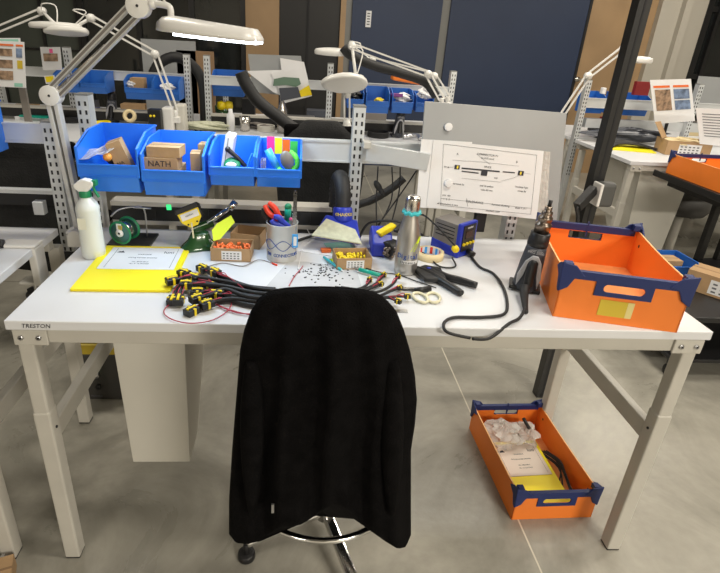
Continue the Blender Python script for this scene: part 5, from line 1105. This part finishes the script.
sign('printed_page', 'punched printed page with text lines at the right photo edge', [(700, 144), (740, 148), (738, 110), (696, 108)], 2.35, [(.12, .95, .84-.075*k, .86-.075*k, 'inkgrey') for k in range(9)])
sign('grey_display_board', 'grey board with black rim behind the instruction sheet at right', [(690, 108), (735, 108), (745, 79), (699, 76)], 3.1, [], m='board')
b = MB(); a, c_ = UY(634, 95, 3.0), UY(648, 82, 3.0); b.box(a.x, c_.x+.03, 3.0, 3.04, a.z, c_.z); single('red_book', b, M['redbook'], 'dark red book standing on the right rail beside the black post', 'book', (a.x, 3.0, a.z))
pxbox('white_jar', 'small white jar standing on the right rail left of the black post', 'jar', 602, 607, 88, 94, 2.98, .04, 'paper')
# equipment strip under right rail
b = MBm(M['alu']); a, c_ = UY(583, 134, 3.0), UY(700, 128, 3.0); b.box(a.x, c_.x+.5, 3.0, 3.05, .93, 1.00, M['alu']); single('equipment_rail', b, None, 'grey equipment rail running behind the right second-row bench', 'rail', (3.6, 3.0, .93))
crumple('parts_heap', 'dark heap of parts behind the yellow folder on the right bench', (3.25, 2.86, TOP+.06), (.3, .05, .055), 'gungrey', 21, 'parts')
# right front: chair with grey seat, orange box on black cart shelf
r = thing('cart', 'black steel cart with sloping shelf at the right photo edge', 'cart', (3.2, 1.55, 0))
A = UZ(655, 172, .80); 
b = MBm(M['black']); X = RT(3.03, 1.46, .80); b.box(0, .62, 0, .66, -.03, -.001, M['black'], X); b.box(-.012, 0, 0, .66, -.03, .010, M['black'], X); b.build('shelf', None, r, bevel=.003)
b = MB(); b.box(.05, .5, .1, .58, -.075, -.03, None, X); b.build('under_tray', M['black'], r)
for dx, dy in ((.46, .05), (.60, .60), (.46, .60), (.60, .05)):
    b = MB(); p = X @ Vector((dx, dy, 0)); b.box(p.x-.02, p.x+.02, p.y-.02, p.y+.02, .07, .77); lg = b.build('cart_leg', M['black'], r)
    b = MB(); b.cyl((p.x-.012, p.y, .036), (p.x+.012, p.y, .036), .036, m=M['rubber']); b.build('wheel', None, lg)
b = MB(); b.box(.44, .62, .03, .62, -.62, -.59, None, X); b.build('lower_shelf', M['black'], r)
orange_box('plastic_box', 'orange box with navy corners on the black cart at the right edge', (3.28, 1.50, .801), R(1), W=.40, L=.58, H=.135, sticker=False, sag=.0)
q = UZ(684, 203, .50); cx, cy = q.x, q.y; r = thing('stool', 'grey foam seated stool standing in the right aisle', 'stool', (cx, cy, 0))
b = MB(); b.lathe([(.08, .41), (.15, .43), (.175, .47), (.17, .54), (.15, .555), (.01, .555)], M['seat'], Matrix.Translation((cx, cy, 0)), 24); b.build('seat', None, r)
b = MB(); b.cyl((cx, cy, .02), (cx, cy, .42), .03, m=M['trash']); b.cyl((cx, cy, 0), (cx, cy, .02), .2, m=M['seat'], seg=28); b.build('column', None, r)
# crate and carton on a low black shelf right behind the orange box
r = thing('low_trolley', 'low black trolley behind the orange box at the right edge', 'trolley', (3.1, 1.25, 0)); zc = .361
b = MB(); b.box(2.58, 3.36, .95, 1.54, .33, .36); b.build('deck', M['black'], r, bevel=.004)
b = MB(); b.box(2.58, 3.36, .95, 1.54, .10, .12); b.build('lower_deck', M['black'], r, bevel=.004)
for x in (2.61, 3.33):
    for y in (.98, 1.51):
        b = MB(); b.box(x-.018, x+.018, y-.018, y+.018, .07, .33); lg = b.build('trolley_leg', M['black'], r); b = MB(); b.cyl((x-.015, y, .035), (x+.015, y, .035), .035, m=M['rubber']); b.build('wheel', None, lg)
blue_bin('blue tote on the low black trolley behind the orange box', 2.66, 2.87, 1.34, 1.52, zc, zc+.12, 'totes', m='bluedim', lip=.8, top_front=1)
carton('carton', 'long brown carton with printed white label on the low trolley at right', (2.96, 1.17, zc), R(-52), .40, .15, .11, sticker=True)
carton('carton', 'small brown carton inside the blue tote on the trolley', (2.77, 1.44, zc+.004), R(0), .12, .09, .10, sticker=False)
# clutter on the second row
def clutter(name, label, cat, px, py, w_, d_, h_, m, shape='box', rz=0):
    q = UZ(px, py); z = TOP+.0008; b = MBm(M[m])
    if shape == 'box': b.box(-w_/2, w_/2, -d_/2, d_/2, 0, h_, M[m], RT(q.x, q.y, z, R(rz)))
    elif shape == 'cup': b.lathe([(.001, 0), (w_/2*.85, 0), (w_/2, h_), (w_/2*.93, h_), (w_/2*.8, .004), (.001, .004)], M[m], RT(q.x, q.y, z), 18)
    elif shape == 'coil':
        for k in range(4): b.tube([(q.x+w_/2*math.cos(t), q.y+w_/2*math.sin(t), z+.006+.010*k) for t in [2*math.pi*v/18 for v in range(19)]], .005, M[m], 6, 1)
    elif shape == 'tool': b.tube([(q.x-w_/2, q.y, z+.02), (q.x, q.y+.02, z+.025), (q.x+w_/2*.7, q.y, z+.03), (q.x+w_/2, q.y-.04, z+.015)], .016, M[m], 8)
    return single(name, b, None, label, cat, (q.x, q.y, z), bevel=.003 if shape == 'box' else 0)
for a in (('wire_coil', 'black wire coil on the second row near the white paper stack', 'wire coil', 72, 122, .14, .1, .04, 'rubber', 'coil'), ('small_case', 'dark case on the second row under the first far bins', 'case', 88, 112, .16, .1, .09, 'gungrey'),
          ('pen_cup', 'blue cup on the second row behind the first foreground bin', 'cup', 99, 121, .07, 0, .09, 'stblue', 'cup'), ('yellow_tool', 'yellow tool lying on the second row behind the first foreground bin', 'tool', 102, 127, .14, 0, 0, 'ylw', 'tool'),
          ('small_case', 'black case on the second row left of the steel bottle', 'case', 249, 119, .10, .1, .16, 'black'), ('parts_tray', 'steel tray on the second row behind the black hose', 'tray', 300, 120, .24, .14, .03, 'zinc'), ('wire_coil', 'pale wire coil on the second row by the tall steel bottle', 'wire coil', 266, 131, .12, .1, .04, 'trash', 'coil'),
          ('parts_tray', 'dark tray on the second row left of the white oval lamp', 'tray', 318, 117, .20, .12, .06, 'gungrey'), ('small_case', 'grey instrument case on the second row behind the middle upright', 'case', 372, 122, .22, .12, .08, 'stgrey'), ('wire_coil', 'black wire coil on the second row behind the swing arm', 'wire coil', 378, 137, .15, .1, .04, 'rubber', 'coil'),
          ('paper_tray', 'white tray on the second row under the far bins', 'tray', 420, 128, .22, .14, .025, 'paper'), ('small_tool', 'silver tool on the second row right of the far heat gun', 'tool', 411, 140, .12, 0, 0, 'zinc', 'tool'), ('tin_cup', 'steel cup on the second row right of the white bottle', 'cup', 245, 131, .08, 0, .10, 'steel', 'cup'),
          ('green_pot', 'green pot on the second row behind the yellow tools', 'pot', 222, 119, .11, 0, .10, 'greendk', 'cup'), ('small_case', 'red and dark case on the right second-row bench below the rail', 'case', 606, 126, .12, .08, .08, 'redbook'), ('small_case', 'black case on the right second-row bench behind the cables', 'case', 597, 131, .14, .08, .07, 'black'),
          ('parts_tray', 'grey tray on the right bench behind the printed page', 'tray', 712, 128, .3, .15, .05, 'stgrey'), ('small_case', 'cream box on the right bench beside the printed page', 'box', 690, 135, .12, .1, .07, 'tape')):
    clutter(*a)
